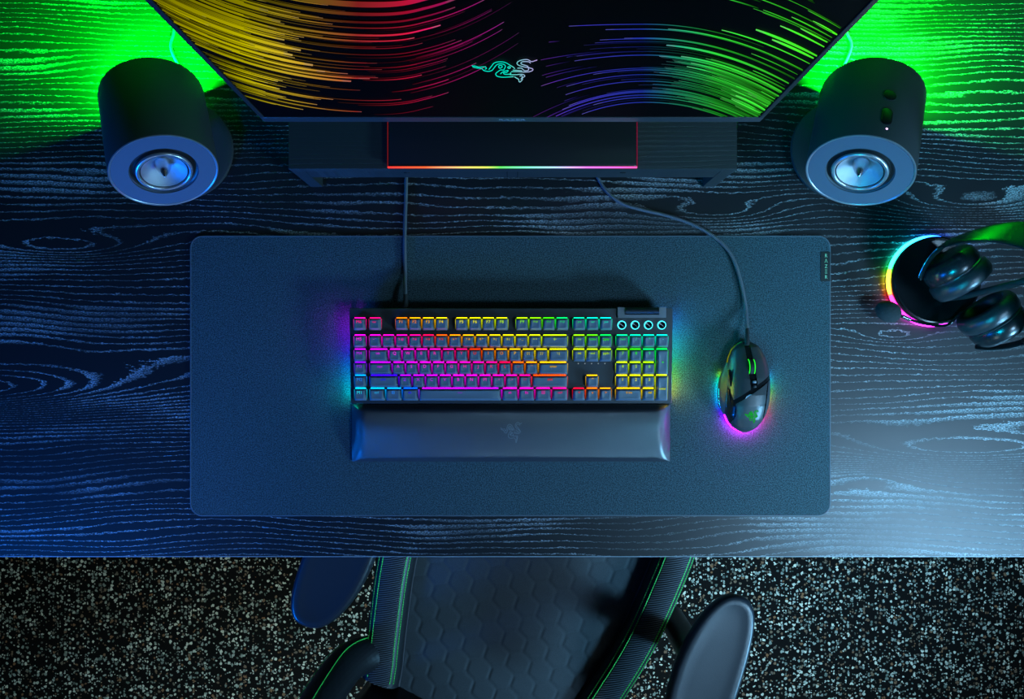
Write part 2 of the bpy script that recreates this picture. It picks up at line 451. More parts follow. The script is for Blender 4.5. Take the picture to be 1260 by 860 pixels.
# left family (heads to the right)
for i in range(120):
    yb = R.uniform(-20, 76); a = R.uniform(120, 220); e = a+R.uniform(60, 190)
    streak(a, e, yb, R.uniform(.4, 1.5), R.uniform(.08, .8), True)
for i in range(34):
    yb = R.uniform(78, 120); a = R.uniform(240, 290); e = a+R.uniform(30, 130)
    streak(a, e, yb, R.uniform(.5, 1.2), R.uniform(.25, .8), True)
for i in range(22):
    yb = R.uniform(-20, 92); a = R.uniform(270, 350); e = a+R.uniform(40, 170)
    streak(a, e, yb, R.uniform(.4, 1.2), R.uniform(.10, .55), True)
for i in range(16):
    e = R.uniform(440, 640); streak(e-R.uniform(60, 160), e, R.uniform(10, 118), R.uniform(.4, .8), R.uniform(.12, .4), True)
for yb, w, br, e in ((18, 2.4, 1.1, 542), (25, 1.8, .9, 510), (9, 1.5, .55, 600), (2, 2.5, .3, 560), (-8, 4, .5, 560), (-20, 7, .75, 560), (34, 1., .35, 520), (42, 1., .3, 560), (52, 1.1, .5, 464), (60, 1., .35, 470)):
    streak(300, e, yb, w, br, True)
for yb, e in ((46, 568), (58, 548), (62, 551), (73, 519), (70, 465), (104, 552), (102, 532), (98, 490), (98, 494), (82, 586), (58, 618), (88, 552), (92, 598), (50, 620), (112, 445)):
    streak(e-R.uniform(60, 130), e, yb, R.uniform(.6, 1.1), R.uniform(.5, .85), True)
streak(150, 455, 71, 1.8, 1., True); streak(150, 432, 75, 2.8, 1., True); streak(170, 428, 66, 1.2, .9, True)
for yb, e, w, br in ((66, 400, 3, 1.), (60, 385, 4, .95), (52, 360, 4, .9), (44, 370, 4, .85), (35, 350, 4, .7), (24, 340, 4, .45), (14, 345, 4, .35), (4, 330, 5, .35), (-8, 330, 5, .3)):
    streak(100, e, yb, w, br, True)
for yb, e, w in ((88, 342, 1.6), (86, 348, 1.2), (97, 344, 1.8), (99, 410, 1.0), (93, 330, 1.2)): streak(245, e, yb, w, .95, True)
# right fan (heads to the left)
for i in range(14):
    a = R.uniform(640, 700); streak(a, a+R.uniform(10, 90), R.uniform(44, 122), R.uniform(.5, .9), R.uniform(.25, .7), False)
for i in range(16):
    a = R.uniform(700, 790); streak(a, a+R.uniform(60, 200), R.uniform(36, 124), R.uniform(.4, 1.), R.uniform(.12, .45), False)
for yb, a, w in ((117, 672, 1.4), (113.5, 692, 1.5), (112, 700, 1.2), (126, 716, 1.), (120, 730, 1.1), (100, 696, 1.), (92, 697, .9), (86, 730, .9), (68, 707, 1.), (48, 738, .9), (47, 768, 1.1), (84, 666, .9), (36, 745, 1.2), (30, 700, 1.)):
    streak(a, a+240, yb, w, .85, False)
for i in range(60):
    a = R.uniform(800, 875); streak(a, a+R.uniform(60, 260), R.uniform(68, 124)+(a-800)*.1, R.uniform(.4, 1.1), R.uniform(.2, .7), False)
for i in range(45):
    a = R.uniform(860, 930); streak(a, a+R.uniform(60, 260), R.uniform(62, 116), R.uniform(.8, 2.4), R.uniform(.2, .6), False)
for i in range(22):
    a = R.uniform(880, 1010); streak(a, a+R.uniform(20, 120), R.uniform(-60, 60), R.uniform(.5, 1.6), R.uniform(.3, .9), False)
for yb, a, w in ((55, 820, 2.6), (67, 838, 3.2), (69, 811, 1.2), (73, 850, 2.4), (35, 822, 1.2), (26, 888, 1.6), (14, 930, 3.2), (19, 950, 3.), (-10, 985, 2.6), (78, 845, 2.2), (84, 842, 1.6), (89, 900, 4.), (95, 905, 4.), (100, 900, 4.), (106, 905, 3.), (-26, 1000, 3.), (-2, 960, 2.2)):
    streak(a, a+280, yb, w, 1.1, False)
m_pic = emit_attr('lit_screen_picture', 1.15)
sb.build('screen_picture', m_pic, scr, label='glowing streaks of coloured light')
# emblem on the screen, outlined like neon
eb = MB(); eb.closed_normals = False
for st in EMB:
    pts = [Vector((570+p.x/10.5, 50+p.y/10.5)) for p in sp2(st)]
    def ecol(u, p):
        k = interp([(575, 0), (625, 0), (645, .6), (662, 1)], p.x); a, c = (.0, .85, .62), (.55, .35, .85)
        return tuple(a[i]*(1-k)+c[i]*k for i in range(3))
    ribbon(eb, pts, .95, lambda v: screen_pt(v.x, v.y, .0012)[0], ecol)
eb.build('screen_emblem', emit_attr('neon_emblem', 1.), scr, label='teal neon emblem of coiled snakes')
text('RAZER', 'chin_lettering', .011, Matrix.Translation(mp(0, 0, .0088, -.0001)) @ Matrix.Rotation(PI/2, 4, 'X'), mat('chin_print', (.30, .32, .33), .4), mon)
# base plate lit along its edge, neck
BZ = .0085
bx0, bx1 = at(477, 0, RZ+BZ).x, at(784, 0, RZ+BZ).x
by0 = at(0, 205.5, RZ+BZ).y-.33; by1 = by0+.18
bc, bw = (bx0+bx1)/2, bx1-bx0
m_base = mat('satin_black_base', (.012, .012, .014), .30, spec=.6)
MB().loops([rr(bw-.002, by1-by0-.002, .004, .0, bc, (by0+by1)/2), rr(bw-.0014, by1-by0-.0014, .004, BZ-.0005, bc, (by0+by1)/2), rr(bw-.003, by1-by0-.003, .0035, BZ, bc, (by0+by1)/2)]).build('stand_base', m_base, mon, sm=40)
ed = MB(); ncol = 60
T = [(0, (1, .03, .03)), (.15, (1, .10, .03)), (.25, (1, .35, .15)), (.38, (.7, .75, .1)), (.45, (.1, .9, .1)), (.55, (.15, .95, .45)), (.68, (.35, .5, .9)), (.8, (.75, .15, .8)), (1, (1, .08, .35))]
L = []
for i in range(ncol+1):
    t = i/ncol; x = bx0+bw*t; c = tuple(1.1*interp([(a, k[j]) for a, k in T], t) for j in range(3))
    L.append((x, c))
vs = []; cs = []; fs = []
for x, c in L:
    for (dy, z) in ((-.0012, BZ-.0022), (-.0012, BZ+.0004), (.0006, BZ+.0006), (.0006, BZ-.0022)): vs.append(Vector((x, by0+dy, z))); cs.append(c)
for i in range(ncol):
    for j in range(4): k = (j+1) % 4; fs.append((4*i+j, 4*i+k, 4*i+4+k, 4*i+4+j))
ed.add(vs, fs, cs)
for (x, c) in ((bx0, (.10, .004, .006)), (bx1, (.10, .004, .02))):
    ed.box(x-.0005, x+.0005, by0, by1, BZ-.002, BZ+.0002, c)
ed.build('base_light_strip', emit_attr('base_rgb_strip', 1.6), mon)
MB().box(-.035, .035, .035, .06, BZ, .30).build('stand_neck', m_alu, mon, bevel=.003)
MB().box(-.05, .05, mp(0, 0, .14, .0202).y, .036, .19, .29).build('mount_plate', m_black, mon, bevel=.002)

# ---------------------------------------------------------------- keyboard
U = .01905; KX = lambda px: (px-630)/16.4*U
kz = .003
KB_TILT = math.radians(3.6)
kb = thing('keyboard', 'full size black keyboard with rainbow backlit keys on the desk mat', 'keyboard', (0, -.0765, kz))
kb.rotation_euler = (KB_TILT, 0, 0)
KY = lambda row: (496.0-row)/16.4*U*.995    # local y from the front edge
m_plate = mat('brushed_top_plate', (.085, .085, .092), .40, metal=.75, bump=(1400, .12))
m_kbody = mat('keyboard_underside', (.012, .012, .014), .5)
m_key = mat('abs_keycap', (.115, .145, .175), .38, spec=.5, bump=(2200, .12))
PW0, PW1 = KX(429)+.001, KX(829)-.0012; PD = KY(377.5)
pcx, pw = (PW0+PW1)/2, PW1-PW0
kroot_fix = 0.0008
MB().loops([rr(pw-.010, PD-.008, .004, .0022, pcx, PD/2), rr(pw-.004, PD-.004, .004, .010, pcx, PD/2), rr(pw-.003, PD-.003, .004, .0185, pcx, PD/2)]).build('body', m_kbody, kb, sm=40)
MB().loops([rr(pw, PD, .0025, .0187, pcx, PD/2), rr(pw, PD, .0025, .0203, pcx, PD/2), rr(pw-.0012, PD-.0012, .002, .0210, pcx, PD/2)]).build('top_plate', m_plate, kb, sm=30)
# rear feet that tilt it
for x in (-.17, .17):
    MB().box(x-.014, x+.014, PD-.030, PD-.022, -.0050, .004).build('tilt_foot', m_rub, kb)
    MB().box(x-.02, x+.02, .010, .018, .0, .0024).build('rubber_pad', m_rub, kb)
ZP = .0211
m_glow = emit_attr('key_backlight', 1.)
def khue(px, py): return .965+.00165*(px-455)-.0045*(py-397)
gl = MB(); gl.closed_normals = False
key_meshes = {}
def key_mesh(w, d, tall=.0088):
    k = (round(w, 5), round(d, 5))
    if k not in key_meshes:
        tw, td = w-.0058, d-.0056; b = MB(); cy = .0006
        L = [rr(w, d, .0012, .0, n=3), rr(w-.0006, d-.0005, .0014, .0012, n=3), rr(tw+.0012, td+.0012, .0018, tall-.0012, 0, cy, n=3), rr(tw+.0002, td+.0002, .0018, tall-.0002, 0, cy, n=3),
             rr(tw-.0010, td-.0010, .0016, tall, 0, cy, n=3), rr(tw*.72, td*.72, .0014, tall-.0004, 0, cy, n=3), rr(tw*.36, td*.36, .001, tall-.0006, 0, cy, n=3)]
        b.loops(L); me = b.mesh('keycap'); me.materials.append(m_key); me.shade_smooth(); me.set_sharp_from_angle(angle=math.radians(38))
        key_meshes[k] = me
    return key_meshes[k]
legend_mats = {}
def legend_mat(h, white=False):
    q = round((h % 1.)*24)/24
    if q not in legend_mats:
        legend_mats[q] = emit('legend_glow', tuple(min(1, c+.03) for c in hue(q, 1.)), .85)
    return legend_mats[q]
def key(px, py, w, leg, d=1., kind='keycap', white=False):
    x, y = KX(px), KY(py); W = w*U-.0018; D = d*U-.0018
    o = bpy.data.objects.new(kind, key_mesh(W, D)); C.objects.link(o); o.parent = kb; o.location = (x, y, ZP+.0014)
    h = khue(px, py); c = hue(h, 4., 1.)
    # LED window under the cap: bright behind it, thin spill at the sides
    top = W/2-.0006
    z = ZP+.0003
    soft = tuple(a*.20 for a in c)
    y1 = y+D/2
    gl.add([(x-top, y1-.003, z), (x+top, y1-.003, z), (x+top*.93, y1+.00105, z), (x-top*.93, y1+.00105, z)], [(0, 1, 2, 3)], [c, c, c, c])
    for s in (-1, 1):
        xe = x+s*W/2
        gl.add([(xe-.0008, y-D/2+.002, z), (xe+.00085, y-D/2+.002, z), (xe+.00085, y1-.001, z), (xe-.0008, y1-.001, z)], [(0, 1, 2, 3)], [tuple(a*.03 for a in c), tuple(a*.03 for a in c), soft, soft])
    if leg:
        sz = .0062 if len(leg) <= 2 else (.0046 if len(leg) <= 5 else .004)
        if len(leg) == 3 and w < 1.2: sz = .0042
        yy = D/2-.0048 if d == 1 else 0.
        text(leg, 'legend', sz, Matrix.Translation((0, yy, .0087)), legend_mat(h), o, thick=.0002)
    return o
rows = {0: 397.2, 1: 418.5, 2: 435.9, 3: 452.2, 4: 468.4, 5: 484.6}
p = 16.4
for r, l in zip(range(6), ('M6', 'M5', 'M4', 'M3', 'M2', 'M1')): key(442.6, rows[r], 1, l, kind='macro_keycap')
key(461.4, rows[0], 1, 'esc')
for i, x in enumerate((494.2, 510.6, 527, 543.4, 568.2, 584.6, 601, 617.4, 642.4, 658.8, 675.2, 691.6)): key(x, rows[0], 1, 'F%d' % (i+1))
for x, l in ((712.6, 'prt'), (729, 'scr'), (745.4, 'pse')): key(x, rows[0], 1, l)
X0 = 453.2
def krow(r, spec, x=X0):
    for w, l in spec:
        key(x+w*p/2, rows[r], w, l, kind='keycap' if w < 5 else 'spacebar'); x += w*p
krow(1, [(1, '~ `')]+[(1, c) for c in ('1 !', '2 @', '3 #', '4 $', '5 %', '6 ^', '7 &', '8 *', '9 (', '0 )', '- _', '= +')]+[(2, '\u2190')])
krow(2, [(1.5, 'tab')]+[(1, c) for c in 'QWERTYUIOP']+[(1, '[ {'), (1, '] }'), (1.5, '\\ |')])
krow(3, [(1.75, 'caps')]+[(1, c) for c in 'ASDFGHJKL']+[(1, '; :'), (1, '\' "'), (2.25, 'enter')])
krow(4, [(2.25, 'shift')]+[(1, c) for c in 'ZXCVBNM']+[(1, ', <'), (1, '. >'), (1, '/ ?'), (2.75, 'shift')])
krow(5, [(1.25, 'ctrl'), (1.25, '\u229e'), (1.25, 'alt'), (6.25, '\u2014'), (1.25, 'alt'), (1.25, 'fn'), (1.25, '\u25a4'), (1.25, 'ctrl')])
for r, ls in ((1, ('ins', 'home', 'pgup')), (2, ('del', 'end', 'pgdn'))):
    for i, l in enumerate(ls): key(712.6+i*p, rows[r], 1, l)
key(729, rows[4], 1, '\u2303')
for i, l in enumerate(('<', 'v', '>')): key(712.6+i*p, rows[5], 1, l)
for r, ls in ((1, ('num', '/', '*', '-')), (2, ('7', '8', '9')), (3, ('4', '5', '6')), (4, ('1', '2', '3'))):
    for i, l in enumerate(ls): key(765.8+i*p, rows[r], 1, l)
key(765.8+3*p, (rows[2]+rows[3])/2, 1, '+', d=2); key(765.8+3*p, (rows[4]+rows[5])/2, 1, 'enter', d=2)
key(765.8+.5*p, rows[5], 2, '0 ins'); key(765.8+2*p, rows[5], 1, '. del')
# four round media keys with lit rings
for i in range(4):
    x, y = KX(765.3+16.4*i), KY(398.2); cyan = (.08, 1.5, 1.9)
    Mx = Matrix.Translation((x, y, ZP))
    rb = MB(); rb.lathe([(.0063, .0), (.0063, .0016), (.0050, .0020), (.0050, .0)], 32, Mx, col=(.1, 1.2, 1.4)); rb.build('media_key_ring', emit_attr('media_ring_glow', 1.3) if i == 0 else bpy.data.materials['media_ring_glow'], kb, sm=40)
    kbm = MB(); kbm.lathe([(.0049, .0), (.0049, .0034), (.0044, .0038), (.0025, .0032), (.0001, .0031)], 32, Mx, cap0=True, cap1=True); mk = kbm.build('media_key', m_gloss, kb, sm=40)
    MBx = MB(); a = -.7
    q = Vector((math.cos(a), math.sin(a), 0)); nn = Vector((-q.y, q.x, 0)); cpos = Vector((x, y, ZP+.0040))
    MBx.add([cpos-q*.0030-nn*.0003, cpos+q*.0030-nn*.0003, cpos+q*.0030+nn*.0003, cpos-q*.0030+nn*.0003], [(0, 1, 2, 3)])
    MBx.build('media_key_mark', mat('media_mark', (.6, .65, .7), .3, metal=.8) if i == 0 else bpy.data.materials['media_mark'], mk)
# volume roller in its raised frame
y0, y1_ = KY(389), KY(377); xa, xb = KX(760), KX(819.5)
b = MB()
b.box(xa, KX(768.5), y0, y1_+.001, ZP-.0005, ZP+.0030); b.box(KX(811), xb, y0, y1_+.001, ZP-.0005, ZP+.0030); b.box(xa, xb, y0, y0+.0042, ZP-.0005, ZP+.0024)
b.build('roller_frame', mat('roller_frame_aluminium', (.40, .42, .46), .3, metal=.85), kb)
b = MB(); nseg = 40; L = []
for i in range(121):
    x = KX(769)+(KX(810.5)-KX(769))*i/120; r = .0047+(.00035 if i % 4 < 2 else 0)
    L.append([Vector((x, y1_-.0042+r*math.cos(t), ZP+.0005+r*math.sin(t))) for t in [2*PI*k/20 for k in range(20)]])
b.loops(L); b.build('volume_roller', mat('knurled_roller', (.05, .05, .055), .35, metal=.7), kb)
led = MB()
for i in range(5):
    led.lathe([(.0007, 0), (.0007, .0003), (.0001, .0004)], 12, Matrix.Translation((KX(712+8.2*i), KY(446), ZP)), col=(.35, .4, .42))
led.build('indicator_light', emit_attr('indicator_leds', 1.), kb)
gl.build('key_backlight', m_glow, kb, label='rainbow light between the keys')
# side underglow strips
us = MB(); us.closed_normals = False
for side in (-1, 1):
    x = (PW0+.0012 if side < 0 else PW1-.0012)+side*.0004
    vs = []; cs = []; nn_ = 40
    for i in range(nn_+1):
        py = 378+(496-378)*i/nn_; y = KY(py)
        y = min(max(y, .006), PD-.006)
        if side < 0: h_ = interp([(378, .80), (400, .76), (430, .68), (455, .61), (478, .52), (496, .44)], py)
        else: h_ = interp([(378, .67), (395, .62), (412, .54), (430, .47), (445, .36), (465, .25), (480, .14), (496, .05)], py)
        k = 1. if 384 < py < 500 else .6
        c = hue(h_, 55*k, .995)
        vs += [Vector((x, y, .0052)), Vector((x, y, .0115))]; cs += [c, c]
    fs = [(2*i, 2*i+1, 2*i+3, 2*i+2) for i in range(nn_)]
    us.add(vs, fs, cs)
us.build('underglow_strip', emit_attr('keyboard_underglow', 1.), kb, label='rainbow light strips along both sides')
# braided cable to the back of the riser
Mi = (Matrix.Translation(kb.location) @ Matrix.Rotation(KB_TILT, 4, 'X')).inverted()
cp = [(at(499, 376, .025)+Vector((0, -.004, 0))), at(499, 364, .022), at(498.5, 350, .014), at(498.5, 335, .0066), at(498, 310, .0062), at(498, 292, .0062), at(498.5, 270, .0035), at(499.5, 240, .0030), at(500, 215, .0030), at(502, 185, .0030), at(506, 120, .0030), at(510, -20, .0030)]
Mloc = [Mi @ q for q in spline(cp, 10)]
MB().tube(Mloc, .0026, 12).build('cable', m_cable, kb, sm=60)
MB().tube([Mi @ q for q in spline([at(499, 377.5, .025), at(499, 370, .0235), at(499, 362, .021)], 6)], .0042, 12, taper=lambda t: 1-.35*t).build('strain_relief', m_rub, kb, sm=40)

# ---------------------------------------------------------------- wrist rest
wz = .003
wr = thing('wrist_rest', 'padded black leatherette wrist rest along the front of the keyboard', 'wrist rest', (0, 0, wz))
m_leather = weave('dotted_leatherette', (.034, .034, .042), .30, 2600, .5, spec=.8, diag=True, tint=.5)
m_leather.node_tree.nodes['Principled BSDF'].inputs['Coat Weight'].default_value = .5; m_leather.node_tree.nodes['Principled BSDF'].inputs['Coat Roughness'].default_value = .28
wx0, wx1 = at(431, 0, .02).x, at(826.5, 0, .02).x
wy1, wy0 = at(0, 498.5, .02).y, at(0, 568.5, .013).y
nx_, ny_ = 120, 60
def wrist_h(u, v):   # u across 0..1, v front 0 -> back 1
    x = wx0+(wx1-wx0)*u; y = wy0+(wy1-wy0)*v
    ex = min(x-wx0, wx1-x); ey0 = y-wy0; ey1 = wy1-y
    hmax = .0115+.0095*v
    hmax = .0215-(.0125*((.62-v)/.62)**2 if v < .62 else .0065*((v-.62)/.38)**2)
    f = lambda e, w: 1 if e >= w else 1-((w-e)/w)**1.9
    return .0038+(hmax-.0038)*min(f(ex, .022), f(ey0, .008), f(ey1, .010))*(.93+.07*min(f(ex, .018)*f(ey0, .017), 1))
b = MB(); vs = []; fs = []
ucs = [.5-.5*math.cos(PI*i/nx_) for i in range(nx_+1)]; vcs = [.5-.5*math.cos(PI*i/ny_) for i in range(ny_+1)]
for v in vcs:
    for u in ucs: vs.append(Vector((wx0+(wx1-wx0)*u, wy0+(wy1-wy0)*v, wrist_h(u, v))))
for j in range(ny_):
    for i in range(nx_): a = j*(nx_+1)+i; fs.append((a, a+1, a+nx_+2, a+nx_+1))
b.add(vs, fs); b.closed_normals = False
b.build('cushion', m_leather, wr, sm=85)
MB().loops([rr(wx1-wx0-.002, wy1-wy0-.002, .002, 0, (wx0+wx1)/2, (wy0+wy1)/2), rr(wx1-wx0, wy1-wy0, .0025, .0006, (wx0+wx1)/2, (wy0+wy1)/2), rr(wx1-wx0+.0004, wy1-wy0+.0004, .0025, .0038, (wx0+wx1)/2, (wy0+wy1)/2)]).build('base_plate', m_kbody, wr, sm=40)
eb = MB(); eb.closed_normals = False
ec = at(629, 532, .02)
def wplace(v):
    x, y = ec.x+v.x, ec.y+v.y; u = (x-wx0)/(wx1-wx0); vv = (y-wy0)/(wy1-wy0)
    return Vector((x, y, wrist_h(u, vv)+.0004))
emblem(eb, .031, wplace, .00060)
eb.build('embossed_emblem', mat('emblem_grey', (.30, .30, .33), .35, metal=.3), wr, label='embossed grey coiled snake emblem')

# ---------------------------------------------------------------- mouse
ms = thing('gaming_mouse', 'black corded gaming mouse with glowing rainbow rim on the desk mat', 'mouse', at(912, 480, .0033))
mo = at(912, 480, .003)
mo.z = .003
# outline read at its own heights: (y in px, left x, right x)
OUT = [(420.5, 916, 925), (424, 909, 933), (430, 903, 938.5), (440, 899, 944), (450, 897, 947), (460, 895.5, 948.5), (470, 894.5, 949), (480, 894, 948.8), (490, 893.5, 948.4), (500, 893.5, 946.6), (510, 894, 943.8), (520, 898, 938), (526, 903, 933), (530, 909, 927), (532.6, 915, 921)]
ZS = .022
def mlx(t): return [(at(0, a, ZS).y, at(l, 0, ZS).x, at(r, 0, ZS).x) for a, l, r in OUT]
OW = mlx(0); OW.sort()
ytab_l = [(y, l) for y, l, r in OW]; ytab_r = [(y, r) for y, l, r in OW]
ya, yb_ = OW[0][0], OW[-1][0]
def mh(x, y):
    """top surface height above the mat"""
    t = (y-ya)/(yb_-ya)
    l, r = interp(ytab_l, y), interp(ytab_r, y)
    c = (l+r)/2; hwid = (r-l)/2
    s = min(1, abs((x-c)/hwid))
    hm = interp([(0, .010), (.02, .018), (.06, .025), (.15, .033), (.3, .0395), (.42, .0410), (.6, .0375), (.8, .0300), (.94, .0225), (1, .014)], t)
    return .010+(hm-.010)*(max(0, 1-s**2.8))**.5
m_mtop = mat('mouse_shell', (.034, .036, .040), .40, spec=.6, bump=(2600, .12))
m_mside = mat('mouse_rubber_side', (.018, .019, .02), .5, bump=(1500, .4))
def grid_part(name, inside, m, lift, parent, step=.0006, thick=True, sm=50, label=None, drop=.0025):
    """patch of the mouse's surface where inside(x,y) holds, with its own edge thickness"""
    bm = bmesh.new(); xs0, xs1 = at(878, 0, ZS).x, at(952, 0, ZS).x
    nx = int((xs1-xs0)/step); ny = int((yb_-ya)/step)
    V = {}
    for j in range(ny+1):
        y = ya+(yb_-ya)*j/ny; l, r = interp(ytab_l, y), interp(ytab_r, y)
        for i in range(nx+1):
            u = i/nx; x = l+(r-l)*(.5-.5*math.cos(PI*u))
            if inside(x, y): V[i, j] = bm.verts.new((x-mo.x, y-mo.y, mh(x, y)+lift))
    for j in range(ny):
        for i in range(nx):
            k = [(i, j), (i+1, j), (i+1, j+1), (i, j+1)]
            if all(q in V for q in k): bm.faces.new([V[q] for q in k])
    for v in [v for v in bm.verts if not v.link_faces]: bm.verts.remove(v)
    if thick:
        be = [e for e in bm.edges if len(e.link_faces) == 1]
        r_ = bmesh.ops.extrude_edge_only(bm, edges=be)
        for v in [g for g in r_['geom'] if isinstance(g, bmesh.types.BMVert)]: v.co.z -= drop
    me = bpy.data.meshes.new(name); bm.to_mesh(me); bm.free()
    return link(name, me, m, parent, sm=sm, label=label)
def P6(x, y): return at(870+x/6.37, 410+y/6.37, .036)   # measured on a close-up
def side_of(p, a, b): return (b.x-a.x)*(p[1]-a.y)-(b.y-a.y)*(p[0]-a.x)
# band that separates buttons from palm rest
B1a, B1b = P6(205, 528), P6(495, 335)
B2a, B2b = P6(215, 560), P6(495, 372)
cwx0, cwx1 = at(894.2+24.5, 0, .036).x, at(932.2, 0, .036).x
def in_well(x, y):
    t = P6(310, 70); bt = P6(385, 450)
    k = (y-t.y)/(bt.y-t.y); xl = t.x+(P6(338, 450).x-t.x)*k; xr = P6(352, 70).x+(P6(392, 450).x-P6(352, 70).x)*k
    return xl < x < xr
up1 = lambda x, y: side_of((x, y), B1a, B1b) > 0
dn2 = lambda x, y: side_of((x, y), B2a, B2b) < 0
# groove down the left between top shell and thumb side
GL = [(y, x) for x, y in sorted([(P6(170, 190).x, P6(0, 190).y), (P6(168, 330).x, P6(0, 330).y), (P6(188, 450).x, P6(0, 450).y), (P6(212, 530).x, P6(0, 530).y), (P6(222, 600).x, P6(0, 600).y), (P6(218, 660).x, P6(0, 660).y), (P6(196, 705).x, P6(0, 705).y)], key=lambda q: q[1])]
gl_x = lambda y: interp(GL, y) if y > P6(0, 712).y else -9
GR = sorted([(P6(0, 372).y, P6(484, 0).x), (P6(0, 450).y, P6(470, 0).x), (P6(0, 550).y, P6(458, 0).x), (P6(0, 640).y, P6(452, 0).x), (P6(0, 680).y, P6(462, 0).x)])
gr_x = lambda y: interp(GR, y) if P6(0, 690).y < y < P6(0, 372).y else 9
grid_part('inner_body', lambda x, y: True, mat('mouse_body_gloss', (.008, .008, .009), .18), -.0016, ms, .0010, sm=60, drop=.006)
grid_part('left_button', lambda x, y: up1(x, y) and x < cwx1 and not in_well(x, y) and x > gl_x(y) and x < P6(345, 0).x, m_mtop, 0, ms)
grid_part('right_button', lambda x, y: up1(x, y) and not in_well(x, y) and x >= P6(345, 0).x, m_mtop, 0, ms)
grid_part('palm_shell', lambda x, y: dn2(x, y) and gl_x(y)+.0016 < x < gr_x(y)-.0006, m_mtop, 0, ms)
grid_part('right_side', lambda x, y: dn2(x, y) and x > gr_x(y)+.0006 and gr_x(y) < 5, mat('mouse_right_grip', (.05, .052, .06), .3), 0, ms)
# thumb side with flared rest
TH = [(446, 893, 899), (456, 888.5, 899), (466, 884.5, 898.5), (476, 883, 900), (486, 882.6, 903), (498, 883.2, 905), (508, 889, 905), (516, 895.5, 904), (521, 899.8, 903)]
b = MB(); L = []
for (py, xl, xr) in TH:
    A = at(xl, py, .008); Bq = at(xr, py, .03); hh = mh(Bq.x, Bq.y)
    pts = []
    for t in [i/12 for i in range(13)]:
        x = A.x+(Bq.x-A.x)*t; z = .006+(hh*.93-.006)*(t**1.7)
        pts.append(Vector((x-mo.x, A.y-mo.y, z)))
    pts += [Vector((Bq.x-mo.x, A.y-mo.y, .003)), Vector((A.x-mo.x+.001, A.y-mo.y, .003))]
    L.append(pts)
b.loops(L); b.build('thumb_rest', m_mside, ms, sm=50)
for (a, c) in ((455, 475), (479, 497)):   # two thumb buttons
    q0, q1 = at(897.5, a, .028), at(900.5, c, .028)
    MB().tube(spline([(q0.x-mo.x, q0.y-mo.y, .024), ((q0.x+q1.x)/2-mo.x-.0006, (q0.y+q1.y)/2-mo.y, .0255), (q1.x-mo.x, q1.y-mo.y, .0255)], 8), .0022, 10).build('thumb_button', m_gloss, ms, sm=60)
# lower chassis
b = MB(); base_l = []
for y in [ya+(yb_-ya)*k/48 for k in range(49)]: base_l.append((y, interp(ytab_l, y), interp(ytab_r, y)))
ring = [Vector((r-mo.x, y-mo.y, 0)) for y, l, r in base_l]+[Vector((l-mo.x, y-mo.y, 0)) for y, l, r in reversed(base_l)]
cen = Vector((sum(v.x for v in ring)/len(ring), sum(v.y for v in ring)/len(ring), 0))
def scl(f, z): return [Vector((cen.x+(v.x-cen.x)*f, cen.y+(v.y-cen.y)*f, z)) for v in ring]
b.loops([scl(.93, .0), scl(.95, .0012), scl(.95, .0066), scl(.985, .0075), scl(.992, .0100)]); b.build('chassis', m_black, ms, sm=50)
# glowing rim
rim = MB(); rim.closed_normals = False
ro, cs, vs, fs = [], [], [], []  # outline points, colours
full = []
for y, l, r in base_l: full.append(Vector((r, y, 0)))
lefts = [(at(0, py, .006).y, at(xl, 0, .006).x) for py, xl, xr in TH]; lefts.sort()
for y, l, r in reversed(base_l):
    xl = l
    if lefts[0][0] < y < lefts[-1][0]: xl = min(l, interp(lefts, y)+.0015)
    full.append(Vector((xl, y, 0)))
c0 = Vector((sum(v.x for v in full)/len(full), sum(v.y for v in full)/len(full), 0))
HT = [(-180, .52), (-160, .58), (-140, .68), (-120, .76), (-100, .83), (-80, .86), (-60, .93), (-48, .99), (-35, 1.03), (-22, 1.10), (-8, 1.28), (5, 1.42), (20, 1.60), (40, 1.66), (70, 1.66), (110, 1.25), (135, 1.13), (150, 1.18), (160, 1.30), (170, 1.45), (180, 1.52)]
for v in full:
    d = v-c0; ang = math.degrees(math.atan2(d.y/1.25, d.x)); k = 1.
    if 25 < ang < 152: k = .003
    elif -40 < ang <= 25: k = .45
    c = hue(interp(HT, ang), 75*k, .998)
    q = c0+d*1.004
    vs += [Vector((q.x-mo.x, q.y-mo.y, .0012)), Vector((q.x-mo.x, q.y-mo.y, .0066))]; cs += [c, c]
n = len(full)
fs = [(2*i, 2*((i+1) % n), 2*((i+1) % n)+1, 2*i+1) for i in range(n)]
rim.add(vs, fs, cs); rim.build('glowing_rim', emit_attr('mouse_underglow', 1.), ms, label='rainbow light strip around the bottom edge')
# wheel and buttons in the centre
w0 = P6(350, 268); wy = w0.y-mo.y; wx = w0.x-mo.x
Mw = Matrix.Translation((wx, wy, .0265)) @ Matrix.Rotation(PI/2, 4, 'Y')
MB().lathe([(.004, -.0030), (.0112, -.0030), (.0120, -.0022), (.0120, .0022), (.0112, .0030), (.004, .0030)], 40, Mw).build('scroll_wheel', m_rub, ms, sm=40)
g = MB()
for s in (-1, 1): g.lathe([(.0114, s*.0031), (.0122, s*.0038), (.0114, s*.0044)], 40, Mw)
g.build('wheel_light', emit('green_wheel_glow', (.02, 1, .04), 1.1), ms, label='green glowing rings on the wheel')
dp = P6(362, 380); MB().loops([rr(.0045, .0036, .001, .0385-.0025, dp.x-mo.x, dp.y-mo.y), rr(.0045, .0036, .001, .0410, dp.x-mo.x, dp.y-mo.y), rr(.0035, .0026, .001, .0415, dp.x-mo.x, dp.y-mo.y)]).build('dpi_button', mat('dpi_grey', (.25, .27, .3), .35), ms, sm=40)
